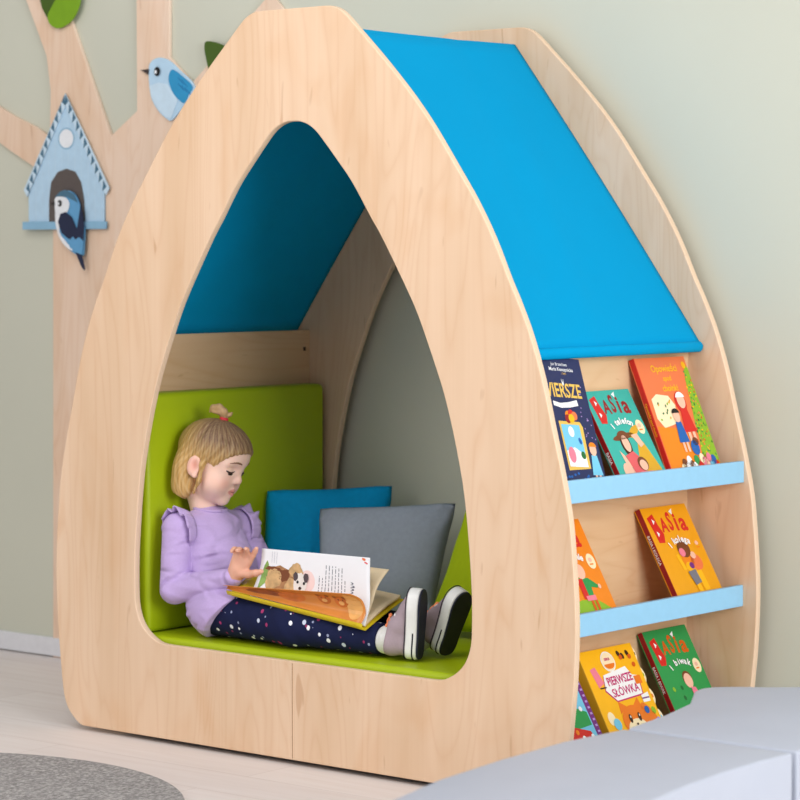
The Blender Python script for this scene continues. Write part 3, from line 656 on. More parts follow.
def art_tales(g, w, h, t):
    for i, (s, z) in enumerate((('Opowieści', 0.0235), ('spod', 0.017), ('choinki', 0.0215))): g.text(s, w * 0.52, h * (0.905 - 0.082 * i), z, t + H1, K['yellow'], 0, 1, 0.018)
    tr = [(w * 0.995, h * 0.90), (w * 0.94, h * 0.94), (w * 0.87, h * 0.80), (w * 0.83, h * 0.62), (w * 0.78, h * 0.48), (w * 0.75, h * 0.32), (w * 0.68, h * 0.14), (w * 0.995, h * 0.10)]
    g.poly(tr, t + H1, K['lime'])
    for i in range(150):
        v = random.uniform(0.12, 0.88); u = random.uniform(0.70, 0.985)
        if u < 0.66 + 0.25 * v: continue
        g.ell(w * u, h * v, random.uniform(0.002, 0.0042), random.uniform(0.0016, 0.003), t + 2 * H1, K[random.choice(('dgreen', 'green', 'yellow', 'red', 'green', 'must', 'coral', 'lime'))], random.uniform(0, 3), 8)
    g.ell(w * 0.925, h * 0.925, 0.008, 0.009, t + 2 * H1, K['yellow'], 0, 10)
    g.poly([(w * 0.08, h * 0.66), (w * 0.20, h * 0.70), (w * 0.42, h * 0.68), (w * 0.50, h * 0.60), (w * 0.42, h * 0.45), (w * 0.16, h * 0.42), (w * 0.07, h * 0.5)], t + H1, K['cream'])
    for i in range(12): g.ell(w * random.uniform(0.12, 0.42), h * random.uniform(0.47, 0.66), 0.004, 0.0025, t + 2 * H1, K[random.choice(('must', 'lime', 'dgreen'))], random.uniform(0, 3), 8)
    g.poly([(0.004, h * 0.44), (w * 0.5, h * 0.40), (w * 0.76, h * 0.16), (w * 0.99, h * 0.12), (w * 0.99, 0.002), (0.004, 0.002)], t + H1, K['orange'])
    g.ell(w * 0.62, h * 0.62, 0.022, 0.026, t + 2 * H1, K['red'], 0, 18)
    shape_person(g, w * 0.63, h * 0.50, 1.25, h, K['red'], K['white'], t + 3 * H1)
    shape_person(g, w * 0.44, h * 0.40, 1.05, h, K['blue'], K['black'], t + 4 * H1)
    g.ell(w * 0.60, h * 0.24, 0.016, 0.018, t + 5 * H1, K['blue'], 0, 14); g.ell(w * 0.64, h * 0.29, 0.012, 0.010, t + 5 * H1, K['brown'], 0, 14)
    for x, y, c in ((0.30, 0.12, 'brown'), (0.36, 0.09, 'white'), (0.44, 0.10, 'brown'), (0.49, 0.085, 'white'), (0.70, 0.12, 'pink'), (0.76, 0.10, 'skin'), (0.83, 0.09, 'sky'), (0.92, 0.08, 'red'), (0.60, 0.09, 'red'), (0.55, 0.14, 'green'), (0.66, 0.15, 'cream'), (0.88, 0.13, 'blue'), (0.26, 0.08, 'cream'), (0.40, 0.14, 'white'), (0.80, 0.15, 'pink')):
        g.ell(w * x, h * y, 0.010, 0.012, t + 4 * H1, K[c], 0, 14)
    spine_text(g, 'Opowieści spod choinki', h, t, K['yellow'], 0.008, 0.5)
def art_amber(g, w, h, t):
    series_title(g, w, h, t, 'i kolega', K['red'], 0.80, K['amber'])
    x = w * 0.55; y = h * 0.42
    for dx, dy, r, c in ((0.0, 0.030, 0.024, 'brown'), (-0.012, 0.022, 0.012, 'pink'), (0.002, 0.026, 0.014, 'skin'), (0.0, 0.004, 0.022, 'orange'), (0.03, -0.006, 0.022, 'coral'), (0.026, 0.012, 0.010, 'skin'), (-0.006, -0.014, 0.013, 'yellow'), (0.004, -0.012, 0.009, 'purple')):
        g.ell(x + dx, y + dy, r, r * 0.9, t + H1 * (1 + len(g.mats) % 4), K[c], 0, 16)
    g.poly([(x - 0.04, y + 0.018), (x - 0.030, y + 0.020), (x - 0.018, y - 0.020), (x - 0.032, y - 0.02)], t + 2 * H1, K['yellow'])
    g.poly([(x - 0.022, y - 0.026), (x + 0.010, y - 0.022), (x + 0.014, y - 0.054), (x - 0.012, y - 0.060)], t + 5 * H1, K['grey'])
    g.rect(x + 0.012, y - 0.075, x + 0.034, y - 0.026, t + 4 * H1, K['yellow'], 0.1); g.rect(x - 0.010, y - 0.085, x + 0.006, y - 0.05, t + 4 * H1, K['yellow'], 0.1)
    g.rect(w * 0.70, h * 0.02, w * 0.88, h * 0.038, t + H1, K['red'])
    spine_text(g, 'BASIA I KOLEGA', h, t, K['white'], 0.010, 0.58)
def art_orange(g, w, h, t):
    series_title(g, w, h, t, 'i gotowanie', K['red'], 0.80)
    g.poly([(0.003, 0.003), (w - 0.003, 0.003), (w - 0.003, h * 0.06), (w * 0.7, h * 0.20), (w * 0.4, h * 0.22), (0.003, h * 0.16)], t + H1, K['lime'])
    g.ell(w * 0.58, h * 0.49, 0.017, 0.018, t + 3 * H1, K['skin'], 0, 18)
    g.poly([(w * 0.50, h * 0.43), (w * 0.68, h * 0.42), (w * 0.82, h * 0.34), (w * 0.80, h * 0.31), (w * 0.68, h * 0.33), (w * 0.66, h * 0.24), (w * 0.50, h * 0.26)], t + 2 * H1, K['green'])
    g.ell(w * 0.84, h * 0.325, 0.005, 0.006, t + 3 * H1, K['skin'], 0, 10); g.rect(w * 0.46, h * 0.22, w * 0.56, h * 0.42, t + 3 * H1, K['red']); g.rect(w * 0.50, h * 0.20, w * 0.68, h * 0.25, t + 4 * H1, K['pink'])
    g.rect(w * 0.56, h * 0.10, w * 0.61, h * 0.21, t + 3 * H1, K['dorange']); g.rect(w * 0.64, h * 0.10, w * 0.69, h * 0.21, t + 3 * H1, K['dorange'])
    g.rect(w * 0.72, h * 0.02, w * 0.90, h * 0.038, t + H1, K['red'])
def art_words(g, w, h, t):
    g.poly([(w * 0.28, h * 0.71), (w * 0.74, h * 0.76), (w * 0.80, h * 0.66), (w * 0.90, h * 0.64), (w * 0.86, h * 0.44), (w * 0.36, h * 0.42), (w * 0.22, h * 0.55)], t + H1, K['magenta'])
    g.poly([(w * 0.29, h * 0.72), (w * 0.73, h * 0.77), (w * 0.79, h * 0.67), (w * 0.885, h * 0.65), (w * 0.845, h * 0.455), (w * 0.365, h * 0.435), (w * 0.235, h * 0.56)], t + 2 * H1, K['white'])
    g.text('PIERWSZE', w * 0.545, h * 0.645, 0.027, t + 3 * H1, K['magenta'], R(2), 0.80, 0.028); g.text('SŁÓWKA', w * 0.575, h * 0.52, 0.027, t + 3 * H1, K['magenta'], R(2), 0.92, 0.018)
    g.ell(w * 0.47, h * 0.85, 0.025, 0.024, t + 2 * H1, K['white'], 0, 24); g.ell(w * 0.47, h * 0.85, 0.0225, 0.0215, t + 3 * H1, K['cream'], 0, 24); g.ell(w * 0.47, h * 0.825, 0.019, 0.012, t + 4 * H1, K['fox'], 0, 20, PI, 2 * PI); g.text('SERIA', w * 0.46, h * 0.875, 0.0085, t + 4 * H1, K['magenta'], 0, 1, 0.03)
    g.poly([(w * 0.10, h * 0.80), (w * 0.20, h * 0.82), (w * 0.26, h * 0.64), (w * 0.14, h * 0.60)], t + H1, K['pink']); g.rect(w * 0.15, h * 0.585, w * 0.27, h * 0.60, t + 2 * H1, K['dbrown'])
    for x, y in ((0.70, 0.91), (0.76, 0.88), (0.86, 0.90)): g.ell(w * x, h * y, 0.006, 0.008, t + H1, K['dbrown'], 0.4, 12)
    for x, y in ((0.72, 0.87), (0.88, 0.86), (0.90, 0.77)): g.ell(w * x, h * y, 0.007, 0.006, t + 2 * H1, K['dorange'], 0.4, 12)
    g.rect(w * 0.80, h * 0.56, w * 0.92, h * 0.65, t + 4 * H1, K['fox']); g.poly([(w * 0.80, h * 0.44), (w * 0.94, h * 0.46), (w * 0.93, h * 0.36), (w * 0.80, h * 0.36)], t + 4 * H1, K['white']); g.rect(w * 0.80, h * 0.395, w * 0.93, h * 0.41, t + 5 * H1, K['purple'])
    # a fox
    fx, fy = w * 0.54, h * 0.20
    g.ell(w * 0.84, h * 0.20, 0.017, 0.040, t + H1, K['fox'], 0.5, 22)
    g.poly([(fx - 0.043, fy + 0.02), (fx - 0.038, fy + 0.050), (fx - 0.012, fy + 0.034)], t + H1, K['fox']); g.poly([(fx + 0.012, fy + 0.034), (fx + 0.036, fy + 0.050), (fx + 0.043, fy + 0.02)], t + H1, K['fox'])
    g.ell(fx, fy, 0.046, 0.036, t + 2 * H1, K['fox'], 0, 28); g.ell(fx, fy - 0.018, 0.036, 0.022, t + 3 * H1, K['cream'], 0, 24)
    for d in (-0.017, 0.017): g.ell(fx + d, fy + 0.006, 0.0055, 0.0105, t + 4 * H1, K['dbrown'], 0, 14); g.ell(fx + d + 0.001, fy + 0.010, 0.002, 0.003, t + 5 * H1, K['white'], 0, 8)
    g.ell(fx, fy - 0.009, 0.004, 0.003, t + 5 * H1, K['dbrown'], 0, 10)
    g.ell(w * 0.14, h * 0.27, 0.013, 0.016, t + H1, K['cream'], 0, 16); g.ell(w * 0.20, h * 0.20, 0.013, 0.014, t + 3 * H1, K['sky'], 0, 16)
    g.ell(w * 0.80, h * 0.28, 0.009, 0.009, t + 4 * H1, K['blue'], 0, 14); g.ell(w * 0.92, h * 0.26, 0.008, 0.009, t + H1, K['lime'], 0, 12); g.rect(w * 0.84, h * 0.12, w * 0.97, h * 0.17, t + 2 * H1, K['lilac'], 0.3); g.ell(w * 0.93, h * 0.13, 0.007, 0.006, t + 3 * H1, K['purple'], 0, 12)
    # index tabs along the fore-edge
    for i in range(4):
        yc = h * (0.88 - 0.235 * i); pts = [(w - 0.001, yc + 0.023)] + [(w + 0.0115 * math.sin(PI * (k / 10)) ** 0.6, yc + 0.021 - 0.042 * k / 10) for k in range(11)] + [(w - 0.001, yc - 0.023)]
        for zz in (t - 0.006 + 0.001 * i, t - 0.0042 + 0.001 * i): g.poly(pts, zz, K['cream'])
        g.ell(w + 0.004, yc, 0.0035, 0.005, t - 0.0042 + 0.001 * i + H1, K[('dbrown', 'lime', 'fox', 'sky')[i]], 0, 12)
def art_green(g, w, h, t):
    series_title(g, w, h, t, 'i biwak', K['dorange'], 0.80)
    x = w * 0.58
    g.ell(x - 0.004, h * 0.475, 0.018, 0.019, t + H1, K['brown'], 0, 18); g.ell(x - 0.004, h * 0.455, 0.016, 0.018, t + 2 * H1, K['skin'], 0, 18)
    g.poly([(x - 0.004, h * 0.39), (x + 0.012, h * 0.38), (x + 0.026, h * 0.20), (x + 0.024, h * 0.12), (x + 0.006, h * 0.14), (x - 0.006, h * 0.28)], t + 3 * H1, K['pink'])
    for px, py, c in ((0.18, 0.40, 'lime'), (0.36, 0.40, 'dgreen'), (0.34, 0.30, 'dgreen'), (0.30, 0.14, 'brown'), (0.38, 0.16, 'brown'), (0.86, 0.24, 'cream'), (0.90, 0.20, 'lime'), (0.62, 0.08, 'dgreen')): g.ell(w * px, h * py, 0.005, 0.006, t + H1, K[c], 0.4, 12)
    spine_text(g, 'BASIA I BIWAK', h, t, K['white'], 0.010, 0.52)
def art_purple(g, w, h, t):
    g.rect(0.012, 0.012, w - 0.018, h - 0.012, t + H1, K['sky'])
    g.ell(w * 0.62, h * 0.62, 0.026, 0.040, t + 2 * H1, K['lilac'], 0, 18); g.poly([(w * 0.3, h * 0.25), (w * 0.88, h * 0.28), (w * 0.88, h * 0.42), (w * 0.66, h * 0.50), (w * 0.4, h * 0.42)], t + 3 * H1, K['green'])
    g.poly([(0.012, 0.012), (w - 0.018, 0.012), (w * 0.8, h * 0.22), (w * 0.5, h * 0.30), (0.012, h * 0.22)], t + 4 * H1, K['red'])
    for i in range(9): g.ell(w * random.uniform(0.4, 0.86), h * random.uniform(0.06, 0.5), 0.006, 0.006, t + 5 * H1, K[random.choice(('white', 'orange', 'pink', 'cream'))], 0, 10)
    for i in range(14): g.rect(w - 0.011, h * (0.06 + 0.065 * i), w - 0.003, h * (0.06 + 0.065 * i) + 0.005, t + H1, K['lilac'])
G1, G2, G3 = 'picture books on the top shelf', 'picture books on the middle shelf', 'picture books on the bottom shelf'
book(0.022, 0.176, 0.290, 0.020, 0.642, K['navy'], K['navyd'], 'dark navy poem book with gold title, leftmost on the top shelf', art_navy, R(5.5), R(20), group=G1)
book(0.266, 0.178, 0.230, 0.014, 0.642, K['teal'], K['dred'], 'teal book showing two adults in hats, in the middle of the top shelf', art_teal, 0.0, R(30), group=G1)
book(0.462, 0.205, 0.290, 0.015, 0.642, K['coral'], K['red'], 'orange-red fairy tale book with green tree, rightmost on the top shelf', art_tales, 0.0, R(23), group=G1)
book(0.070, 0.182, 0.236, 0.016, 0.357, K['orange'], K['dorange'], 'orange book half hidden behind the front panel on the middle shelf', art_orange, 0.0, R(29), group=G2)
book(0.489, 0.186, 0.240, 0.015, 0.357, K['amber'], K['dred'], 'amber yellow book with red title, right side of the middle shelf', art_amber, 0.0, R(29), group=G2)
book(0.036, 0.186, 0.215, 0.014, 0.073, K['purple'], K['purple'], 'purple-edged book mostly hidden, leftmost on the bottom shelf', art_purple, 0.0, R(30), group=G3)
book(0.238, 0.206, 0.218, 0.024, 0.073, K['yellow'], K['must'], 'yellow board book with a fox and white index tabs on the bottom shelf', art_words, 0.0, R(28), group=G3)
book(0.501, 0.178, 0.241, 0.015, 0.073, K['green'], K['dred'], 'green book with orange-red title, rightmost on the bottom shelf', art_green, 0.0, R(28.5), group=G3)

# ------------------------------------------------------------------ the girl
A3 = lambda *p: np.array(p, float)
def rot3(yaw, pit, rol):
    cy, sy = math.cos(yaw), math.sin(yaw); cp, sp = math.cos(pit), math.sin(pit); cr, sr = math.cos(rol), math.sin(rol)
    return np.array([[cy, -sy, 0], [sy, cy, 0], [0, 0, 1]]) @ np.array([[cp, 0, sp], [0, 1, 0], [-sp, 0, cp]]) @ np.array([[1, 0, 0], [0, cr, -sr], [0, sr, cr]])
HC, HS, HR = A3(-0.420, 0.170, 0.655), 0.945, rot3(0.24, 0.235, -0.10)
hw = lambda *p: HC + HS * (HR @ A3(*p))
def tolocal(V): return ((V - HC) @ HR) / HS
seatz = 0.2405

person = empty('person', (-0.385, 0.165, seatz), 'seated little girl in a lilac ruffled top and dotted navy leggings reading a book', 'person')

def vcol_mat(name, rough, sss=0.0, spec=0.35, bump=0.0, bscale=300, streak=None):
    m, nt, b = new_mat(name); at = node(nt, 'ShaderNodeVertexColor'); at.layer_name = 'Col'
    out = at.outputs['Color']
    tc = node(nt, 'ShaderNodeTexCoord'); nz = node(nt, 'ShaderNodeTexNoise'); nz.inputs['Scale'].default_value = bscale; nt.links.new(tc.outputs['Object'], nz.inputs['Vector'])
    mx = node(nt, 'ShaderNodeMix', data_type='RGBA', blend_type='MULTIPLY'); mx.inputs['B'].default_value = (0.9, 0.87, 0.85, 1)
    mm = node(nt, 'ShaderNodeMath', operation='MULTIPLY'); mm.inputs[1].default_value = 0.5; nt.links.new(nz.outputs['Fac'], mm.inputs[0]); nt.links.new(mm.outputs[0], mx.inputs['Factor'])
    nt.links.new(out, mx.inputs['A']); nt.links.new(mx.outputs['Result'], b.inputs['Base Color'])
    b.inputs['Roughness'].default_value = rough; b.inputs['Specular IOR Level'].default_value = spec
    if sss:
        b.inputs['Subsurface Weight'].default_value = sss; b.inputs['Subsurface Radius'].default_value = (0.008, 0.004, 0.002); b.inputs['Subsurface Scale'].default_value = 1.0
    return m
M_skin = vcol_mat('skin', 0.5, 0.15, 0.3)
M_hair = vcol_mat('hair', 0.5, 0.0, 0.35, 0, 120)

HB = 0.0025
B = Field((-0.545, -0.005, 0.215), (0.325, 0.365, 0.800), HB)
def he(c, r, k=0.01, op='add', M=HR): B.ell(hw(*c), np.array(r) * HS, M, k, op)
def hc(p, q, r0, r1=None, k=0.01, op='add'): B.cap(hw(*p), hw(*q), r0 * HS, (r0 if r1 is None else r1) * HS, k, op)
# torso, neck, limbs (all under the clothes)
B.ell(A3(-0.345, 0.165, 0.315), (0.078, 0.10, 0.066)); B.ell(A3(-0.380, 0.168, 0.39), (0.06, 0.074, 0.085), None, 0.03); B.ell(A3(-0.420, 0.168, 0.465), (0.056, 0.078, 0.064), None, 0.03)
B.cap(A3(-0.430, 0.092, 0.496), A3(-0.410, 0.248, 0.490), 0.028, 0.028, 0.02)
B.cap(A3(-0.424, 0.170, 0.49), hw(-0.034, 0, -0.050), 0.034, 0.032, 0.010)
NS, NE, NW = A3(-0.436, 0.076, 0.496), A3(-0.430, 0.055, 0.352), A3(-0.249, 0.066, 0.392)
FS, FE, FW = A3(-0.408, 0.256, 0.490), A3(-0.350, 0.290, 0.365), A3(-0.232, 0.272, 0.372)
B.chain([NS, NE, NW], [0.029, 0.024, 0.0160], 0.010); B.chain([FS, FE, FW], [0.029, 0.024, 0.0160], 0.010)
nleg = [A3(-0.345, 0.105, 0.308), A3(-0.075, 0.082, 0.297), A3(0.185, 0.110, 0.281)]; fleg = [A3(-0.335, 0.225, 0.31), A3(-0.06, 0.235, 0.300), A3(0.213, 0.195, 0.283)]
B.chain(nleg, [0.056, 0.042, 0.027], 0.015); B.chain(fleg, [0.056, 0.042, 0.027], 0.015)
B.cap(nleg[2], A3(0.232, 0.125, 0.315), 0.022, 0.018, 0.01); B.cap(fleg[2], A3(0.262, 0.198, 0.325), 0.022, 0.018, 0.01)
# head
he((0.008, 0, 0.022), (0.089, 0.073, 0.076)); he((0.028, 0, -0.020), (0.056, 0.060, 0.070), 0.02); he((0.034, 0, -0.060), (0.043, 0.047, 0.040), 0.02); he((0.048, 0, 0.032), (0.047, 0.058, 0.048), 0.02)
hc((0.064, 0, -0.088), (0.062, 0, -0.090), 0.0135, None, 0.016)
for s in (-1, 1):
    he((0.048, s * 0.034, -0.047), (0.029, 0.028, 0.029), 0.016)
    he((0.097, s * 0.031, -0.004), (0.018, 0.018, 0.011), 0.012, 'sub')
    he((0.0665, s * 0.031, -0.009), (0.0155, 0.0165, 0.0125), 0.004)
    hc((0.083, s * 0.014, 0.013), (0.072, s * 0.045, 0.011), 0.006, 0.005, 0.012)
    hc((0.085, s * 0.0080, -0.0355), (0.082, s * 0.0070, -0.036), 0.0054, None, 0.006)
    he((-0.002, s * 0.077, -0.018), (0.019, 0.007, 0.027), 0.006); he((0.004, s * 0.085, -0.015), (0.011, 0.007, 0.017), 0.003, 'sub')
    hc((0.006, s * 0.077, -0.040), (0.007, s * 0.077, -0.042), 0.006, None, 0.006)
hc((0.081, 0, 0.002), (0.0905, 0, -0.026), 0.0056, 0.0072, 0.010); hc((0.0925, 0, -0.0315), (0.0915, 0, -0.0325), 0.0080, None, 0.007)
for s in (-1, 1):
    hc((0.0825, 0, -0.0580), (0.0775, s * 0.0125, -0.0605), 0.0048, 0.0034, 0.006); hc((0.0810, 0, -0.0690), (0.077, s * 0.0105, -0.0665), 0.0052, 0.0038, 0.006)
    hc((0.0880, 0, -0.0634), (0.0815, s * 0.0155, -0.0630), 0.0020, 0.0016, 0.002, 'sub')
# hands
def hand(wrist, a, b, n, curls, spread, scale, thumb):
    a = a / np.linalg.norm(a); b = b - a * (a @ b); b /= np.linalg.norm(b); n = n - a * (n @ a) - b * (n @ b); n /= np.linalg.norm(n)
    P = lambda x, y, z: wrist + scale * (a * x + b * y + n * z)
    B.chain([P(-0.004, 0, 0), P(0.012, 0.001, 0)], [0.0155 * scale, 0.0155 * scale], 0.006)
    for y in (-0.0155, -0.005, 0.006, 0.0165): B.cap(P(0.006, y * 0.65, 0), P(0.042, y, -0.001), 0.0105 * scale, 0.0080 * scale, 0.007)
    tips = []
    for i, (y, L) in enumerate(((0.0175, 0.042), (0.006, 0.046), (-0.0055, 0.043), (-0.0165, 0.034))):
        p = P(0.042, y, -0.001); ang = 0; pts = [p]; d0 = a + b * spread[i]; d0 /= np.linalg.norm(d0)
        for k, f in enumerate((0.45, 0.30, 0.25)):
            ang += curls[i] * (0.7, 1.0, 0.7)[k]; dr = d0 * math.cos(ang) + n * math.sin(ang)
            p = p + dr * L * f * scale; pts.append(p)
        B.chain(pts, [0.0068 * scale, 0.0062 * scale, 0.0057 * scale, 0.0047 * scale], 0.0025)
    t = [P(0.010, 0.012, 0.004), P(*thumb[0]), P(*thumb[1]), P(*thumb[2])]
    B.chain(t, [0.0105 * scale, 0.0088 * scale, 0.0074 * scale, 0.0058 * scale], 0.004)
hand(NW + A3(0.010, -0.002, 0.010), A3(0.50, -0.05, 0.86), A3(0.82, 0.28, -0.48), A3(0.30, -0.95, 0.0), (0.12, 0.42, 0.62, 0.75), (0.16, 0.06, -0.04, -0.14), 1.10, ((0.020, 0.030, 0.006), (0.033, 0.044, 0.010), (0.044, 0.056, 0.010)))
hand(FW + A3(0.010, -0.002, 0.0), A3(0.95, -0.25, 0.05), A3(0.1, -0.4, 0.9), A3(0.25, -0.85, -0.3), (0.25, 0.3, 0.35, 0.4), (0.10, 0.03, -0.05, -0.15), 0.93, ((0.022, 0.028, 0.008), (0.036, 0.036, 0.010), (0.050, 0.040, 0.012)))

SK = np.array(lin((245, 208, 190))[:3]); PK = np.array(lin((238, 172, 156))[:3]); LP = np.array(lin((216, 146, 136))[:3]); HD = np.array(lin((226, 164, 136))[:3])
def skin_col(V):
    q = tolocal(V); C = np.tile(SK, (len(V), 1))
    def mix(w, c):
        nonlocal C; w = np.clip(w, 0, 1)[:, None]; C = C * (1 - w) + c * w
    for s in (-1, 1):
        mix(0.55 * np.exp(-(((q[:, 1] - s * 0.040) / 0.020) ** 2 + ((q[:, 2] + 0.044) / 0.020) ** 2)) * (q[:, 0] > 0.02), PK)
        mix(0.6 * np.exp(-(((q[:, 0] + 0.006) / 0.02) ** 2 + ((q[:, 1] - s * 0.08) / 0.012) ** 2 + ((q[:, 2] + 0.018) / 0.03) ** 2)), PK)
    for s in (-1, 1): mix(0.75 * np.exp(-(((q[:, 0] - 0.003) / 0.008) ** 2 + ((q[:, 1] - s * 0.080) / 0.008) ** 2 + ((q[:, 2] + 0.015) / 0.013) ** 2)), np.array(lin((206, 130, 112))[:3]))  # ear hollows: shade put into the skin colour
    mix(0.5 * np.exp(-((q[:, 1] / 0.010) ** 2 + ((q[:, 2] + 0.034) / 0.010) ** 2)) * (q[:, 0] > 0.08), PK)
    e = (q[:, 1] / 0.0165) ** 2 + ((q[:, 2] + 0.0635) / (0.0105 - 0.004 * np.abs(q[:, 1]) / 0.016)) ** 2
    mix((1.25 - e) * 2.5 * (q[:, 0] > 0.070), LP)
    far = np.linalg.norm(q, axis=1) > 0.19
    mix(0.75 * far, HD)
    return np.c_[C, np.ones(len(V))]
body = sdf_obj('body', B, M_skin, person, 1, skin_col)
# where the face surface lies, looking along the face direction
def surf(y, z, x0=0.125):
    x = x0
    while x > 0.03:
        p = (hw(x, y, z) - B.lo) / B.h; i = np.floor(p).astype(int); f = p - i
        c = B.F[i[0]:i[0] + 2, i[1]:i[1] + 2, i[2]:i[2] + 2]
        w = np.array([1 - f[0], f[0]])[:, None, None] * np.array([1 - f[1], f[1]])[None, :, None] * np.array([1 - f[2], f[2]])[None, None, :]
        if (c * w).sum() < 0: return x
        x -= 0.0004
    return x
def tube(name, pts, rad, mat, parent, nseg=8, cap=True):
    pts = [A3(*p) for p in pts]; vs, fs = [], []; m = len(pts)
    prev = None
    for i, p in enumerate(pts):
        t = pts[min(i + 1, m - 1)] - pts[max(i - 1, 0)]; t /= np.linalg.norm(t)
        if prev is None: u = np.cross(t, A3(0.31, 0.2, 0.9)); 
        else: u = prev - t * (prev @ t)
        u /= np.linalg.norm(u); prev = u; v = np.cross(t, u); r = rad[i] if hasattr(rad, '__len__') else rad
        for k in range(nseg):
            a = 2 * PI * k / nseg; vs.append(p + r * (u * math.cos(a) + v * math.sin(a)))
    for i in range(m - 1):
        for k in range(nseg): fs.append((i * nseg + k, i * nseg + (k + 1) % nseg, (i + 1) * nseg + (k + 1) % nseg, (i + 1) * nseg + k))
    fs += [tuple(range(nseg))[::-1], tuple((m - 1) * nseg + k for k in range(nseg))]
    o = mesh_obj(name, vs, fs, mat, None, True)
    return keep(o, parent) if parent is not None else o
M_brow = plain('eyebrow hair', (132, 92, 66), 0.7); M_lash = plain('eyelash', (58, 36, 28), 0.6); M_iris = plain('dark brown eye', (46, 30, 24), 0.2, 0.6)
for s in (-1, 1):
    pts = [(0.014 + 0.034 * t, 0.0100 + 0.0065 * math.sin(PI * (0.15 + 0.72 * t)) - 0.002 * t) for t in np.linspace(0, 1, 9)]
    tube('eyebrow', [hw(surf(s * y, z) + 0.0002, s * y, z) for y, z in pts], [HS * r for r in (0.0012, 0.0020, 0.0024, 0.0024, 0.0022, 0.0019, 0.0015, 0.0011, 0.0006)], M_brow, person)
    pts = [(0.0180 + 0.0280 * t, -0.0085 - 0.0045 * math.sin(PI * t) - 0.001 * t) for t in np.linspace(0, 1, 9)]
    tube('eyelashes', [hw(surf(s * y, z) + 0.0008, s * y, z) for y, z in pts], [HS * r for r in (0.0008, 0.0015, 0.0020, 0.0023, 0.0025, 0.0025, 0.0024, 0.0021, 0.0012)], M_lash, person)
    pts = [(0.0235 + 0.015 * t, -0.0158 - 0.0016 * math.sin(PI * t)) for t in np.linspace(0, 1, 7)]
    tube('eye', [hw(surf(s * y, z) - 0.0004, s * y, z) for y, z in pts], [HS * r for r in (0.0012, 0.0024, 0.0030, 0.0032, 0.0030, 0.0024, 0.0012)], M_iris, person)
pts = [(y, -0.0632 + 0.0012 * abs(y) / 0.014) for y in np.linspace(-0.0150, 0.0150, 11)]
tube('mouth', [hw(surf(y, z) - 0.0003, y, z) for y, z in pts], [HS * r for r in (0.0006, 0.0010, 0.0012, 0.0013, 0.0013, 0.0013, 0.0013, 0.0013, 0.0012, 0.0010, 0.0006)], plain('lip line', (138, 66, 60), 0.6), person)

# hair
Hf = Field((-0.56, 0.03, 0.525), (-0.28, 0.31, 0.835), 0.0024)
def fe(c, r, k=0.012, op='add'): Hf.ell(hw(*c), np.array(r) * HS, HR, k, op)
def fc(p, q, r0, r1=None, k=0.008, op='add'): Hf.cap(hw(*p), hw(*q), r0 * HS, (r0 if r1 is None else r1) * HS, k, op)
fe((0.007, 0, 0.027), (0.101, 0.081, 0.081))
fe((0.102, 0, -0.034), (0.074, 0.092, 0.074), 0.012, 'sub')
for s in (-1, 1): fe((0.030, s * 0.092, -0.030), (0.050, 0.034, 0.040), 0.006, 'sub')
fe((-0.040, 0, -0.09), (0.05, 0.040, 0.035), 0.008, 'sub')
for s in (-1, 1):
    fe((-0.039, s * 0.046, -0.030), (0.035, 0.032, 0.066)); fe((-0.032, s * 0.051, -0.078), (0.030, 0.020, 0.036), 0.012)
fe((-0.052, 0, -0.025), (0.027, 0.058, 0.074), 0.010); fe((-0.052, 0, -0.073), (0.028, 0.050, 0.036), 0.010)
for s in (-1, 1):
    Hf.chain([hw(0.030, s * 0.074, 0.030), hw(0.021, s * 0.077, -0.010), hw(0.020, s * 0.0705, -0.050), hw(0.008, s * 0.062, -0.088)], [0.0085, 0.0065, 0.005, 0.003], 0.008)
    fc((0.055, s * 0.060, 0.055), (0.028, s * 0.078, 0.018), 0.010, 0.008)
# tuft gathered on top
tuft = [hw(0.010, 0, 0.098), hw(0.009, -0.002, 0.114), hw(0.006, -0.006, 0.128), hw(-0.008, -0.010, 0.136), hw(-0.024, -0.012, 0.131), hw(-0.030, -0.012, 0.118)]
Hf.chain(tuft, [0.0125, 0.0060, 0.0090, 0.0085, 0.0070, 0.0030], 0.005)
Hf.chain([tuft[1], hw(-0.004, -0.012, 0.124), hw(-0.020, -0.017, 0.120)], [0.005, 0.006, 0.003], 0.003)
Hf.chain([tuft[1], hw(0.020, 0.004, 0.125), hw(0.024, 0.006, 0.132)], [0.005, 0.005, 0.002], 0.003)
g = Hf.grid(); q = [(g[i] - HC[i]) for i in range(3)]; ql = [(q[0] * HR[0][j] + q[1] * HR[1][j] + q[2] * HR[2][j]) / HS for j in range(3)]
phi = np.arctan2(ql[1], ql[0] - 0.009)
up = np.clip((ql[2] - 0.098) / 0.02, 0, 1)
Hf.F += (1 - up) * (0.0006 * np.sin(43 * phi + 5 * np.sin(26 * ql[2])) + 0.0005 * np.sin(71 * phi + 9 * np.sin(19 * ql[2] + 1)))
Hf.F = np.maximum(Hf.F, (-0.104 - 0.25 * (ql[0] + 0.04)) - ql[2])
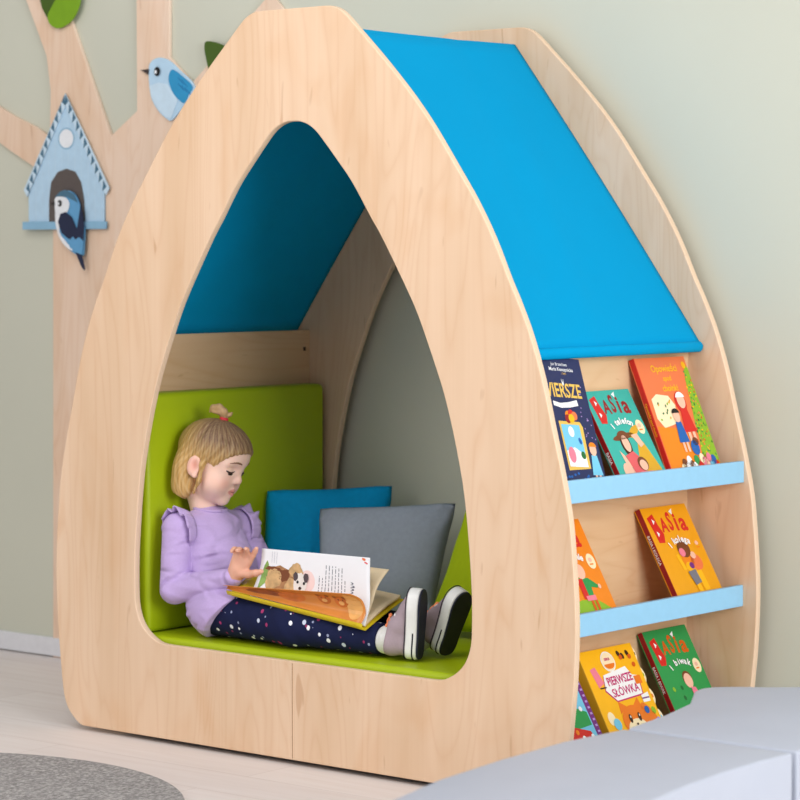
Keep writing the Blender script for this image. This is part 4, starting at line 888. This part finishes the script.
# the lifted front section is parted from the loose back hair
Hf.F += 0.0028 * np.exp(-((ql[0] + 0.010 - 0.20 * (ql[2] - 0.04)) / 0.0045) ** 2) * np.clip((ql[2] - 0.0) / 0.02, 0, 1) * (ql[2] < 0.09)
del g, q, ql, phi, up
def hair_col(V):
    q = tolocal(V); ph = np.arctan2(q[:, 1], q[:, 0] - 0.009)
    top = np.clip((q[:, 2] + 0.000) / 0.06, 0, 1) * np.clip((q[:, 0] + 0.060) / 0.06, 0.15, 1)
    a = np.array(lin((200, 156, 90))[:3]); b = np.array(lin((118, 86, 66))[:3]); d = np.array(lin((226, 196, 146))[:3])
    C = a * (1 - top[:, None]) + b * top[:, None]
    for k_, (fr, am, cc) in enumerate(((47, 0.45, 0.5), (83, 0.40, 0.6), (131, 0.35, 0.6), (29, 0.35, None), (67, 0.40, None))):
        st = (0.5 + 0.5 * np.sin(fr * ph + (5 + k_) * np.sin((17 + 5 * k_) * q[:, 2] + k_) + 3 * k_)) ** 3
        tgt = C * cc if cc else d * (1 - 0.35 * top[:, None]) + 0
        C = C * (1 - am * st[:, None]) + tgt * am * st[:, None]
    tf = np.clip((q[:, 2] - 0.112) / 0.01, 0, 1)[:, None]; C = C * (1 - tf * 0.6) + np.array(lin((214, 176, 128))[:3]) * tf * 0.6
    return np.c_[C, np.ones(len(V))]
hair = sdf_obj('hair', Hf, M_hair, person, 1, hair_col)
ring = [hw(0.009 + 0.0078 * math.cos(t), -0.002 + 0.0078 * math.sin(t), 0.1105) for t in np.linspace(0, 2 * PI, 17)]
tube('hair_tie', ring, 0.0042 * HS, plain('red hair tie', (214, 52, 66), 0.5), person)

# clothes
def cloth_mat(name, rgb, dist, sc_):
    m = plain(name, rgb, 0.85, 0.15, 0.03, 220, 0.0, 0.12); nt = m.node_tree; b = nt.nodes['Principled BSDF']; L = nt.links.new
    tc = node(nt, 'ShaderNodeTexCoord'); mp = node(nt, 'ShaderNodeMapping'); mp.inputs['Rotation'].default_value = (0.3, 0.5, 0.2); mp.inputs['Scale'].default_value = (0.8, 1.0, 1.9); L(tc.outputs['Object'], mp.inputs['Vector'])
    n1 = node(nt, 'ShaderNodeTexNoise'); n1.inputs['Scale'].default_value = sc_; n1.inputs['Detail'].default_value = 0.6; n1.inputs['Distortion'].default_value = 0.9; L(mp.outputs['Vector'], n1.inputs['Vector'])
    bp = node(nt, 'ShaderNodeBump'); bp.inputs['Strength'].default_value = 0.8; bp.inputs['Distance'].default_value = dist; L(n1.outputs['Fac'], bp.inputs['Height']); L(bp.outputs['Normal'], b.inputs['Normal'])
    return m
M_shirt = cloth_mat('lilac jersey', (190, 166, 214), 0.022, 13)
FOLDS = [((-0.430, 0.022, 0.372), (-0.345, 0.034, 0.396), 0.0050, 0.0050), ((-0.455, 0.024, 0.352), (-0.424, 0.024, 0.380), 0.0040, 0.0045), ((-0.426, 0.022, 0.386), (-0.360, 0.034, 0.410), -0.0022, 0.006),
         ((-0.382, 0.060, 0.500), (-0.372, 0.052, 0.396), 0.0060, 0.0050), ((-0.385, 0.085, 0.420), (-0.285, 0.12, 0.447), 0.0024, 0.007), ((-0.351, 0.070, 0.408), (-0.29, 0.08, 0.412), 0.0045, 0.0050), ((-0.37, 0.085, 0.435), (-0.29, 0.10, 0.458), -0.0025, 0.006),
         ((-0.382, 0.050, 0.282), (-0.262, 0.050, 0.336), 0.0045, 0.0050), ((-0.400, 0.055, 0.303), (-0.293, 0.05, 0.330), 0.0040, 0.0045), ((-0.364, 0.045, 0.262), (-0.285, 0.045, 0.305), 0.0035, 0.0045), ((-0.39, 0.05, 0.292), (-0.28, 0.05, 0.331), -0.0022, 0.005),
         ((-0.248, 0.042, 0.424), (-0.233, 0.042, 0.383), 0.0030, 0.0035), ((-0.268, 0.042, 0.413), (-0.256, 0.042, 0.376), 0.0028, 0.0035), ((-0.258, 0.042, 0.418), (-0.244, 0.042, 0.378), -0.0016, 0.004), ((-0.363, 0.085, 0.471), (-0.290, 0.11, 0.500), 0.0022, 0.007), ((-0.35, 0.08, 0.50), (-0.345, 0.10, 0.45), 0.0025, 0.005),
         ((-0.405, 0.030, 0.473), (-0.375, 0.032, 0.420), 0.0020, 0.006), ((-0.32, 0.12, 0.36), (-0.29, 0.17, 0.40), 0.004, 0.005)]
S = Field((-0.545, -0.01, 0.236), (-0.195, 0.365, 0.56), 0.0026)
S.ell(A3(-0.345, 0.165, 0.312), (0.096, 0.120, 0.080)); S.ell(A3(-0.378, 0.166, 0.392), (0.078, 0.092, 0.09), None, 0.03); S.ell(A3(-0.420, 0.168, 0.462), (0.072, 0.094, 0.074), None, 0.03)
S.cap(A3(-0.430, 0.094, 0.495), A3(-0.410, 0.246, 0.490), 0.0375, 0.0375, 0.02)
S.cap(A3(-0.424, 0.170, 0.475), A3(-0.424, 0.170, 0.506), 0.058, 0.040, 0.02)
S.ell(A3(-0.300, 0.100, 0.305), (0.105, 0.080, 0.074), None, 0.02); S.ell(A3(-0.31, 0.23, 0.295), (0.085, 0.070, 0.066), None, 0.02)
S.chain([NS, NE], [0.0395, 0.0360], 0.005); S.chain([NE, NW], [0.0355, 0.0225], 0.004)
S.chain([FS, FE], [0.0385, 0.035], 0.008); S.chain([FE, FW], [0.035, 0.0235], 0.008)
g = S.grid()
def fold(fl, p, q, dep, wid):
    """a soft crease (dep > 0) or ridge (dep < 0) along a segment"""
    p, q = A3(*p), A3(*q); d = q - p; t = np.clip(((g[0] - p[0]) * d[0] + (g[1] - p[1]) * d[1] + (g[2] - p[2]) * d[2]) / (d @ d), 0, 1)
    r2 = (g[0] - p[0] - t * d[0]) ** 2 + ((g[1] - p[1] - t * d[1]) * 0.45) ** 2 + (g[2] - p[2] - t * d[2]) ** 2
    fl.F += dep * np.exp(-r2 / wid ** 2) * (0.35 + 0.65 * np.sin(PI * np.clip(t, 0.05, 0.95)))
for p, q_, dep, wid in (FOLDS):
    fold(S, p, q_, dep * 2.3, wid)
S.F += 0.0010 * np.sin(60 * g[2] + 26 * g[0] + 2.2 * np.sin(26 * g[1])) * np.sin(22 * g[1] - 30 * g[0] + 1.0)
S.F = np.maximum(S.F, (g[0] + 0.347) * 0.70 - (g[2] - 0.235) * 0.714)
S.F = np.maximum(S.F, (seatz + 0.0015) - g[2])
del g
sdf_obj('shirt', S, M_shirt, person, 1)
tube('collar', [A3(-0.423 + 0.0385 * math.cos(t), 0.170 + 0.0395 * math.sin(t), 0.5365 - 0.10 * 0.04 * math.cos(t)) for t in np.linspace(0, 2 * PI, 41)], 0.0045, M_shirt, person)
def ruffle(c, rx, rz, y, out, a0, a1, w, tilt):
    vs, fs = [], []; n = 90
    for i in range(n + 1):
        t = i / n; a = R(a0 + (a1 - a0) * t); e = math.sin(PI * t) ** 0.35
        for j in range(5):
            f = j / 4; wv = math.sin(t * 52 + 1.3 * math.sin(t * 21)) * 0.0055 * f * e
            rad = 1 + (0.10 * f + 0.9 * wv / rx * 0.5) * e
            vs.append((c[0] + rx * rad * math.cos(a) + tilt * f * 0, y + out * (w * f * e + 0.4 * wv), c[2] + rz * rad * math.sin(a) + 0.006 * f * e * math.sin(t * 40)))
    for i in range(n):
        for j in range(4): fs.append((i * 5 + j, i * 5 + j + 1, (i + 1) * 5 + j + 1, (i + 1) * 5 + j))
    o = mesh_obj('sleeve_ruffle', vs, fs, M_shirt, None, True); so = o.modifiers.new('Solidify', 'SOLIDIFY'); so.thickness = 0.0022; so.offset = 0
    return keep(o, person)
ruffle(A3(-0.430, 0, 0.490), 0.044, 0.050, 0.086, -1, -50, 205, 0.036, 0)
ruffle(A3(-0.400, 0, 0.484), 0.046, 0.048, 0.246, 1, -50, 200, 0.030, 0)

def dots_mat():
    m, nt, b = new_mat('navy dotted leggings'); L = nt.links.new
    tc = node(nt, 'ShaderNodeTexCoord'); col_in = None
    base = lin((26, 32, 66)); prev = None
    for sc_, off, rad, stops in ((38, 0.0, 0.20, [(0.0, lin((236, 238, 246))), (0.55, lin((200, 208, 228))), (0.75, lin((170, 60, 110)))]), (46, 3.3, 0.15, [(0.0, lin((150, 158, 190))), (0.6, lin((150, 50, 96)))])):
        mp = node(nt, 'ShaderNodeMapping'); mp.inputs['Location'].default_value = (off, off * 2, off * 3); mp.inputs['Scale'].default_value = (1.0, 1, 0.85); L(tc.outputs['Object'], mp.inputs['Vector'])
        vo = node(nt, 'ShaderNodeTexVoronoi'); vo.inputs['Scale'].default_value = sc_; vo.inputs['Randomness'].default_value = 0.9; L(mp.outputs['Vector'], vo.inputs['Vector'])
        lt = node(nt, 'ShaderNodeMath', operation='LESS_THAN'); lt.inputs[1].default_value = rad; L(vo.outputs['Distance'], lt.inputs[0])
        sp = node(nt, 'ShaderNodeSeparateColor'); L(vo.outputs['Color'], sp.inputs[0]); r = ramp(nt, stops, 'CONSTANT'); L(sp.outputs[0], r.inputs['Fac'])
        mx = node(nt, 'ShaderNodeMix', data_type='RGBA'); L(lt.outputs[0], mx.inputs['Factor'])
        if prev is None: mx.inputs['A'].default_value = base
        else: L(prev, mx.inputs['A'])
        L(r.outputs['Color'], mx.inputs['B']); prev = mx.outputs['Result']
    L(prev, b.inputs['Base Color']); b.inputs['Roughness'].default_value = 0.85; b.inputs['Specular IOR Level'].default_value = 0.15
    return m
Lg = Field((-0.50, 0.0, 0.236), (0.235, 0.32, 0.385), 0.003)
Lg.ell(A3(-0.325, 0.165, 0.308), (0.070, 0.100, 0.062))
Lg.chain(nleg, [0.063, 0.0495, 0.0345], 0.02); Lg.chain(fleg, [0.063, 0.0495, 0.0345], 0.02)
g = Lg.grid(); Lg.F += 0.0010 * np.sin(120 * g[0] + 40 * g[2]) * np.sin(60 * g[2] + 30 * g[0])
nn = (nleg[2] - nleg[1]) / np.linalg.norm(nleg[2] - nleg[1])
for leg in (nleg, fleg):
    d = leg[2] - leg[1]; d /= np.linalg.norm(d)
    near = np.abs(g[1] - leg[2][1]) < 0.045
    pl = (g[0] - leg[2][0]) * d[0] + (g[1] - leg[2][1]) * d[1] + (g[2] - leg[2][2]) * d[2] + 0.014
    Lg.F = np.where(near, np.maximum(Lg.F, pl), Lg.F)
Lg.F = np.maximum(Lg.F, (seatz + 0.001) - g[2]); del g
sdf_obj('leggings', Lg, dots_mat(), person, 2)

M_sock = plain('white sock', (238, 238, 236), 0.9, 0.1, 0.03, 300, 0.1); M_shoe = plain('mauve grey canvas', (168, 150, 158), 0.85, 0.15, 0.04, 400, 0.1); M_rub = plain('white rubber', (238, 238, 236), 0.45); M_out = plain('navy rubber outsole', (26, 30, 52), 0.6)
M_lace = plain('orange laces', (240, 140, 92), 0.7); M_stripe = plain('dark sole stripe', (30, 30, 44), 0.6)
def shoe(origin, Lw, Uw, ankle, back):
    Lw = Lw / np.linalg.norm(Lw); Uw = Uw - Lw * (Lw @ Uw); Uw /= np.linalg.norm(Uw); Ww = np.cross(Uw, Lw)
    Lw, Ww, Uw = Lw * 1.05, Ww * 1.05, Uw * 1.0
    M = Matrix(((Lw[0], Ww[0], Uw[0], origin[0]), (Lw[1], Ww[1], Uw[1], origin[1]), (Lw[2], Ww[2], Uw[2], origin[2]), (0, 0, 0, 1)))
    out = [(0.0, 0.0), (0.004, 0.017), (0.018, 0.0255), (0.05, 0.0265), (0.085, 0.030), (0.115, 0.032), (0.138, 0.026), (0.150, 0.012), (0.153, 0.0), (0.150, -0.013), (0.138, -0.026), (0.115, -0.031), (0.085, -0.028), (0.05, -0.0255), (0.018, -0.0255), (0.004, -0.017)]
    out = [(p[0], p[1]) for p in catmull(out, 4, True)]
    U = Field((-0.012, -0.045, 0.002), (0.165, 0.045, 0.100), 0.002)
    U.chain([A3(0.130, 0, 0.022), A3(0.104, 0, 0.031), A3(0.072, 0, 0.050)], [0.0185, 0.0215, 0.0240], 0.010)
    U.chain([A3(0.070, 0, 0.030), A3(0.030, 0, 0.030)], [0.0235, 0.0215], 0.010); U.chain([A3(0.029, 0, 0.030), A3(0.031, 0, 0.066)], [0.0215, 0.0262], 0.010); U.cap(A3(0.031, 0, 0.068), A3(0.062, 0, 0.060), 0.0258, 0.0235, 0.012)
    g = U.grid(); U.F = np.maximum(U.F, 0.010 - g[2]); U.F = np.maximum(U.F, g[2] - (0.080 - 0.10 * (g[0] - 0.03))); del g
    V, Q = U.mesh(2)
    up = mesh_obj('shoe', V, Q, M_shoe, None, True); bake(up, M); keep(up, person)
    def pl(nm, loop, th, z, mat, bev):
        o = bake(plate(nm, [loop], th, bev, mat), M @ Matrix.Translation((0, 0, z))); return keep(o, up)
    mid = pl('midsole', out, 0.0275, 0.0170, M_rub, 0.004)
    pl('outsole', [(x * 0.985 + 0.001, y * 0.96) for x, y in out], 0.004, 0.0012, M_out, 0.0008)
    # dark stripes round the midsole wall
    for zz, rr, (f0, f1) in ((0.0312, 0.0012, (0, 1)), (0.0125, 0.0017, (0.03, 0.20)), (0.0125, 0.0017, (0.80, 0.97))):
        m = len(out); pts = []
        for i in range(int(f0 * m), int(f1 * m) + (1 if f1 < 1 else 1)):
            x, y = out[i % m]; v = M @ Vector(((x - 0.075) * 1.002 + 0.075, y * 1.01, zz)); pts.append((v.x, v.y, v.z))
        o = tube('sole_stripe', pts, rr, M_stripe, None, 6); keep(o, up)
    # laces with two little loops
    for i in range(3):
        x = 0.080 + 0.012 * i; zt = 0.074 - 0.0105 * i
        pts = [M @ Vector((x + 0.002 * math.sin(t * 3), -0.016 + 0.032 * t, zt + 0.0035 * math.sin(PI * t) - 0.004)) for t in np.linspace(0, 1, 8)]
        keep(tube('lace', [tuple(p) for p in pts], 0.0019, M_lace if i == 0 else M_sock, None, 6), up)
    pts = [M @ Vector((0.078 + 0.012 * math.sin(2 * t), 0.016 * math.cos(t) * math.sin(t) * 1.6, 0.076 + 0.005 * math.sin(3 * t) ** 2)) for t in np.linspace(0, 2 * PI, 28)]
    keep(tube('lace', [tuple(p) for p in pts], 0.0021, M_lace, None, 6), up)
    # sock
    c0 = M @ Vector((0.036, 0, 0.060)); c0 = A3(*c0)
    so_ = Field(np.minimum(c0, ankle) - 0.06, np.maximum(c0, ankle) + 0.06, 0.0024)
    so_.cap(c0, ankle + (ankle - back) * 0.004, 0.0265, 0.0325, 0.004)
    g = so_.grid(); so_.F += 0.0006 * np.sin(420 * g[0]); so_.F = np.maximum(so_.F, (seatz + 0.001) - g[2]); del g
    sdf_obj('sock', so_, M_sock, person, 2)
shoe(A3(0.274, 0.116, 0.2435), A3(0.05, 0.03, 1.0), A3(-0.93, -0.37, 0.0), nleg[2], nleg[1])
shoe(A3(0.288, 0.190, 0.2450), A3(0.36, 0.02, 0.93), A3(-0.9, 0.07, 0.36), fleg[2], fleg[1])

# ------------------------------------------------------------------ the open book on her lap
SA, SB = A3(-0.242, 0.040, 0.3615), A3(0.157, 0.065, 0.3105)
ob = empty('open_book', tuple((SA + SB) / 2), 'large open picture book with yellow cover and white page raised on the girl\'s lap', 'book')
M_cov = plain('yellow book cover', (214, 188, 30), 0.35, 0.35); M_page = plain('white page', (240, 240, 244), 0.5, 0.2, 0.01); M_tan = plain('cream page', (236, 214, 178), 0.5, 0.2, 0.03); 
M_or = plain('orange picture page', (218, 138, 62), 0.28, 0.45, 0.10, 14); M_ink = plain('grey print', (96, 100, 116), 0.6)
def sheet(name, prof0, prof1, s0, s1, mat, th=0.0012, n=24, sub=10):
    """ruled surface standing on the spine line; PROF at each end = offsets from the spine"""
    c0, c1 = catmull(prof0, sub), catmull(prof1, sub); m = len(c0); vs, fs = [], []
    for i in range(n + 1):
        s = s0 + (s1 - s0) * i / n; base = SA + (SB - SA) * s; f = i / n
        for a, b_ in zip(c0, c1): vs.append(base + a * (1 - f) + b_ * f)
    for i in range(n):
        for j in range(m - 1): fs.append((i * m + j, (i + 1) * m + j, (i + 1) * m + j + 1, i * m + j + 1))
    o = mesh_obj(name, vs, fs, mat, None, True); so = o.modifiers.new('Solidify', 'SOLIDIFY'); so.thickness = th; so.offset = 0
    def at(u, v, h):
        s = s0 + (s1 - s0) * u; base = SA + (SB - SA) * s
        def ev(v_):
            x = min(max(v_, 0), 1) * (m - 1); k = min(int(x), m - 2); q = x - k
            return (c0[k] * (1 - q) + c0[k + 1] * q) * (1 - u) + (c1[k] * (1 - q) + c1[k + 1] * q) * u
        p = base + ev(v); tu = (SB - SA) / np.linalg.norm(SB - SA); tv = ev(v + 0.02) - ev(v - 0.02); nr = np.cross(tu, tv); nr /= np.linalg.norm(nr)
        return tuple(p + nr * (th / 2 + h))
    return keep(o, ob), at
P3 = lambda *l: [A3(*p) for p in l]
# boards: far cover, rounded spine and a sliver of the near cover
sheet('cover', P3((-0.004, 0.125, 0.046), (-0.003, 0.07, 0.030), (0, 0.012, 0.004), (0, -0.004, -0.004), (0, -0.009, 0.001), (0, -0.010, 0.006)), P3((-0.009, 0.146, 0.049), (-0.004, 0.075, 0.025), (0.001, 0.008, 0.0), (0.001, -0.005, -0.004), (0.001, -0.0135, 0.003), (0.001, -0.0145, 0.011)), 0.012, 1.005, M_cov, 0.0019)
sheet('page_block', P3((-0.004, 0.118, 0.052), (-0.002, 0.07, 0.040), (0, 0.022, 0.017), (0, 0.002, 0.004)), P3((-0.008, 0.139, 0.056), (-0.004, 0.078, 0.038), (0, 0.024, 0.016), (0, 0.002, 0.004)), 0.22, 0.992, M_tan, 0.007)
sheet('loose_page', P3((0, 0.0, 0.004), (0, 0.026, 0.040), (0, 0.050, 0.075), (0, 0.075, 0.10)), P3((0, 0.0, 0.004), (0.0, 0.026, 0.045), (0.002, 0.048, 0.090), (0.006, 0.082, 0.124)), 0.35, 0.99, M_tan, 0.0012)
wp, wat = sheet('white_page', P3((0.0, 0.0, 0.004), (0.006, 0.020, 0.045), (0.008, 0.030, 0.08), (0.009, 0.033, 0.113)), P3((0, 0.0, 0.004), (0.002, 0.014, 0.050), (-0.004, 0.022, 0.10), (-0.010, 0.030, 0.155)), 0.165, 0.998, M_page, 0.0010)
a = Art(wat)
I_ = lambda n: K[n]
hh = 0.0004
rb = random.Random(4)
for k in range(9):                                   # text lines run out from the spine
    u0 = 0.545 + 0.029 * k; v0, v1 = (0.17 + 0.01 * (k % 3), 0.80 if 1 < k < 8 else 0.62)
    v = v0
    while v < v1:
        w_ = rb.uniform(0.025, 0.085); w_ = min(w_, v1 - v)
        a.poly([(u0, v), (u0 + 0.0055, v), (u0 + 0.0055, v + w_), (u0, v + w_)], hh, M_ink); v += w_ + 0.018
for k in range(10):
    v = 0.16 + 0.047 * k; dx = 0.012 * ((k * 7) % 3) / 2
    a.poly([(0.825, v), (0.850 + dx, v + 0.004), (0.857 + dx, v + 0.022), (0.846 + dx, v + 0.034), (0.826, v + 0.036), (0.842 + dx, v + 0.022), (0.840, v + 0.012)], hh, M_ink)
a.ell(0.945, 0.955, 0.016, 0.028, hh, I_('coral'), 0.3, 10); a.ell(0.965, 0.90, 0.010, 0.022, hh, I_('rose'), 0.8, 10)
for k in range(3): a.poly([(0.10 + 0.022 * k, 0.70), (0.104 + 0.022 * k, 0.70), (0.104 + 0.022 * k, 0.93), (0.10 + 0.022 * k, 0.93)], hh, plain('faint print', (196, 198, 208)))
# watercolour of a puppy
M_pb = plain('watercolour brown', (176, 128, 88), 0.6, 0.2, 0.25, 60); M_pt = plain('watercolour tan', (206, 168, 120), 0.6, 0.2, 0.25, 60); M_pg = plain('watercolour grass', (130, 160, 86), 0.6, 0.2, 0.25, 60); M_pw = plain('watercolour white', (234, 228, 222), 0.6, 0.2, 0.06, 60); M_ppk = plain('watercolour pink', (244, 214, 210), 0.6, 0.2, 0.03, 40); M_pd = plain('watercolour dark', (86, 74, 78), 0.6, 0.2, 0.2, 60)
keep(a.build('page_text'), wp); a = Art(wat)
def fur(cx, cy, rx, ry, h, mat, n=22, amp=0.16, seed=1):
    r_ = random.Random(seed); a.poly([(cx + rx * math.cos(2 * PI * i / n) * (1 + r_.uniform(-amp, amp)), cy + ry * math.sin(2 * PI * i / n) * (1 + r_.uniform(-amp, amp))) for i in range(n)], h, mat)
a.ell(0.44, 0.48, 0.070, 0.20, 0.0002, M_ppk, 0, 24)
a.poly([(0.035, 0.15), (0.038, 0.62), (0.060, 0.74), (0.078, 0.66), (0.085, 0.30)], hh, M_pg)
fur(0.20, 0.42, 0.140, 0.24, 2 * hh, M_pb, 26, 0.10, 2); fur(0.145, 0.40, 0.070, 0.20, 3 * hh, M_pt, 22, 0.16, 3); fur(0.235, 0.50, 0.05, 0.13, 3 * hh, I_('brown'), 18, 0.22, 4); fur(0.12, 0.58, 0.07, 0.06, 3 * hh, I_('brown'), 18, 0.25, 5)
fur(0.335, 0.62, 0.060, 0.14, 3 * hh, M_pt, 20, 0.18, 6); fur(0.30, 0.32, 0.05, 0.16, 4 * hh, M_pt, 18, 0.2, 8)
fur(0.385, 0.42, 0.062, 0.19, 5 * hh, M_pw, 24, 0.08, 7)
fur(0.338, 0.53, 0.022, 0.085, 6 * hh, M_pd, 14, 0.15, 9); fur(0.432, 0.54, 0.022, 0.085, 6 * hh, M_pd, 14, 0.15, 10); fur(0.395, 0.52, 0.010, 0.07, 6 * hh, M_pw, 12, 0.1, 11)
a.ell(0.362, 0.43, 0.010, 0.030, 7 * hh, I_('black'), 0, 12); a.ell(0.420, 0.43, 0.010, 0.030, 7 * hh, I_('black'), 0, 12); a.ell(0.392, 0.33, 0.013, 0.028, 7 * hh, I_('dbrown'), 0, 12)
keep(a.build('puppy_picture'), wp)
op, oat = sheet('picture_page', P3((0, -0.012, 0.010), (0, -0.008, 0.014), (0, -0.012, 0.017), (0, -0.022, 0.019)), P3((0.0, -0.012, 0.010), (0.002, 0.002, 0.032), (-0.002, -0.006, 0.062), (-0.010, -0.036, 0.079)), 0.015, 0.995, M_or, 0.0012)
a = Art(oat)
M_o1 = plain('orange wash', (206, 112, 44), 0.3, 0.4, 0.15, 40); M_o2 = plain('dark orange wash', (150, 78, 36), 0.3, 0.4, 0.2, 50); M_o3 = plain('pale orange wash', (238, 178, 104), 0.3, 0.4, 0.1, 40)
for cx, cy, rx, ry, mt, rot_ in ((0.30, 0.55, 0.14, 0.20, M_o2, 0.1), (0.22, 0.45, 0.08, 0.15, M_o2, 0), (0.48, 0.5, 0.10, 0.25, M_o1, 0), (0.93, 0.50, 0.055, 0.42, M_o3, 0)):
    a.ell(cx, cy, rx, ry, 0.0002, mt, rot_, 20)
keep(a.build('colour_wash'), op)
for cx, cy in ((0.72, 0.58), (0.84, 0.56)):
    a = Art(oat)
    a.ell(cx, cy, 0.048, 0.17, hh, M_o1, 0, 20); a.ell(cx - 0.033, cy + 0.14, 0.014, 0.05, 2 * hh, M_o2, 0, 12); a.ell(cx + 0.033, cy + 0.14, 0.014, 0.05, 2 * hh, M_o2, 0, 12)
    a.ell(cx, cy - 0.05, 0.020, 0.06, 2 * hh, M_o3, 0, 12); a.ell(cx - 0.015, cy + 0.05, 0.005, 0.02, 2 * hh, I_('dbrown'), 0, 8); a.ell(cx + 0.015, cy + 0.05, 0.005, 0.02, 2 * hh, I_('dbrown'), 0, 8)
    keep(a.build('animal_picture'), op)

# ------------------------------------------------------------------ light, sky, camera
w = bpy.data.worlds.new('World'); sc.world = w; w.use_nodes = True
nt = w.node_tree; bg = nt.nodes['Background']
tc = node(nt, 'ShaderNodeTexCoord'); sx = node(nt, 'ShaderNodeSeparateXYZ'); nt.links.new(tc.outputs['Generated'], sx.inputs[0])
rp_ = ramp(nt, [(0.0, (0.55, 0.52, 0.50, 1)), (0.5, (0.86, 0.88, 0.92, 1)), (1.0, (1, 1, 1, 1))])
mm = node(nt, 'ShaderNodeMapRange'); mm.inputs['From Min'].default_value = -1; nt.links.new(sx.outputs['Z'], mm.inputs['Value']); nt.links.new(mm.outputs['Result'], rp_.inputs['Fac'])
nt.links.new(rp_.outputs['Color'], bg.inputs['Color']); bg.inputs['Strength'].default_value = 0.50
def area(name, loc, target, size, power, colr=(1, 1, 1)):
    l = bpy.data.lights.new(name, 'AREA'); l.shape = 'RECTANGLE'; l.size, l.size_y = size; l.energy = power; l.color = colr
    o = bpy.data.objects.new(name, l); col.objects.link(o); o.location = loc
    o.rotation_euler = (Vector(target) - Vector(loc)).to_track_quat('-Z', 'Y').to_euler()
    return o
area('window_light', (5.3, -1.6, 1.9), (0.5, 0.3, 0.7), (2.6, 2.2), 222, (0.97, 0.98, 1.0))
area('ceiling_light', (0.3, -1.9, 3.2), (0.2, -0.6, 0), (2.6, 2.0), 52, (1.0, 0.97, 0.94))
area('front_window_light', (-1.2, -4.6, 2.1), (-0.1, 0.2, 0.7), (2.6, 2.0), 58, (1.0, 0.98, 0.95))  # soft fill added in front so light reaches through the opening

cam = bpy.data.cameras.new('Camera'); co = bpy.data.objects.new('Camera', cam); col.objects.link(co)
cam.sensor_width = 36; cam.lens = 2598.53 / 800 * 36
yaw, pitch = -0.6881, -0.0551
f = Vector((math.sin(yaw) * math.cos(pitch), math.cos(yaw) * math.cos(pitch), math.sin(pitch)))
co.location = (3.9061, -4.3721, 1.1444); co.rotation_euler = f.to_track_quat('-Z', 'Y').to_euler()
cam.clip_start = 0.1; cam.clip_end = 100
cam.dof.use_dof = True; cam.dof.focus_distance = 5.75; cam.dof.aperture_fstop = 5.6
sc.camera = co
vs_ = sc.view_settings; vs_.view_transform = 'Standard'; vs_.look = 'None'; vs_.gamma = 1; vs_.exposure = -0.14; vs_.use_curve_mapping = False
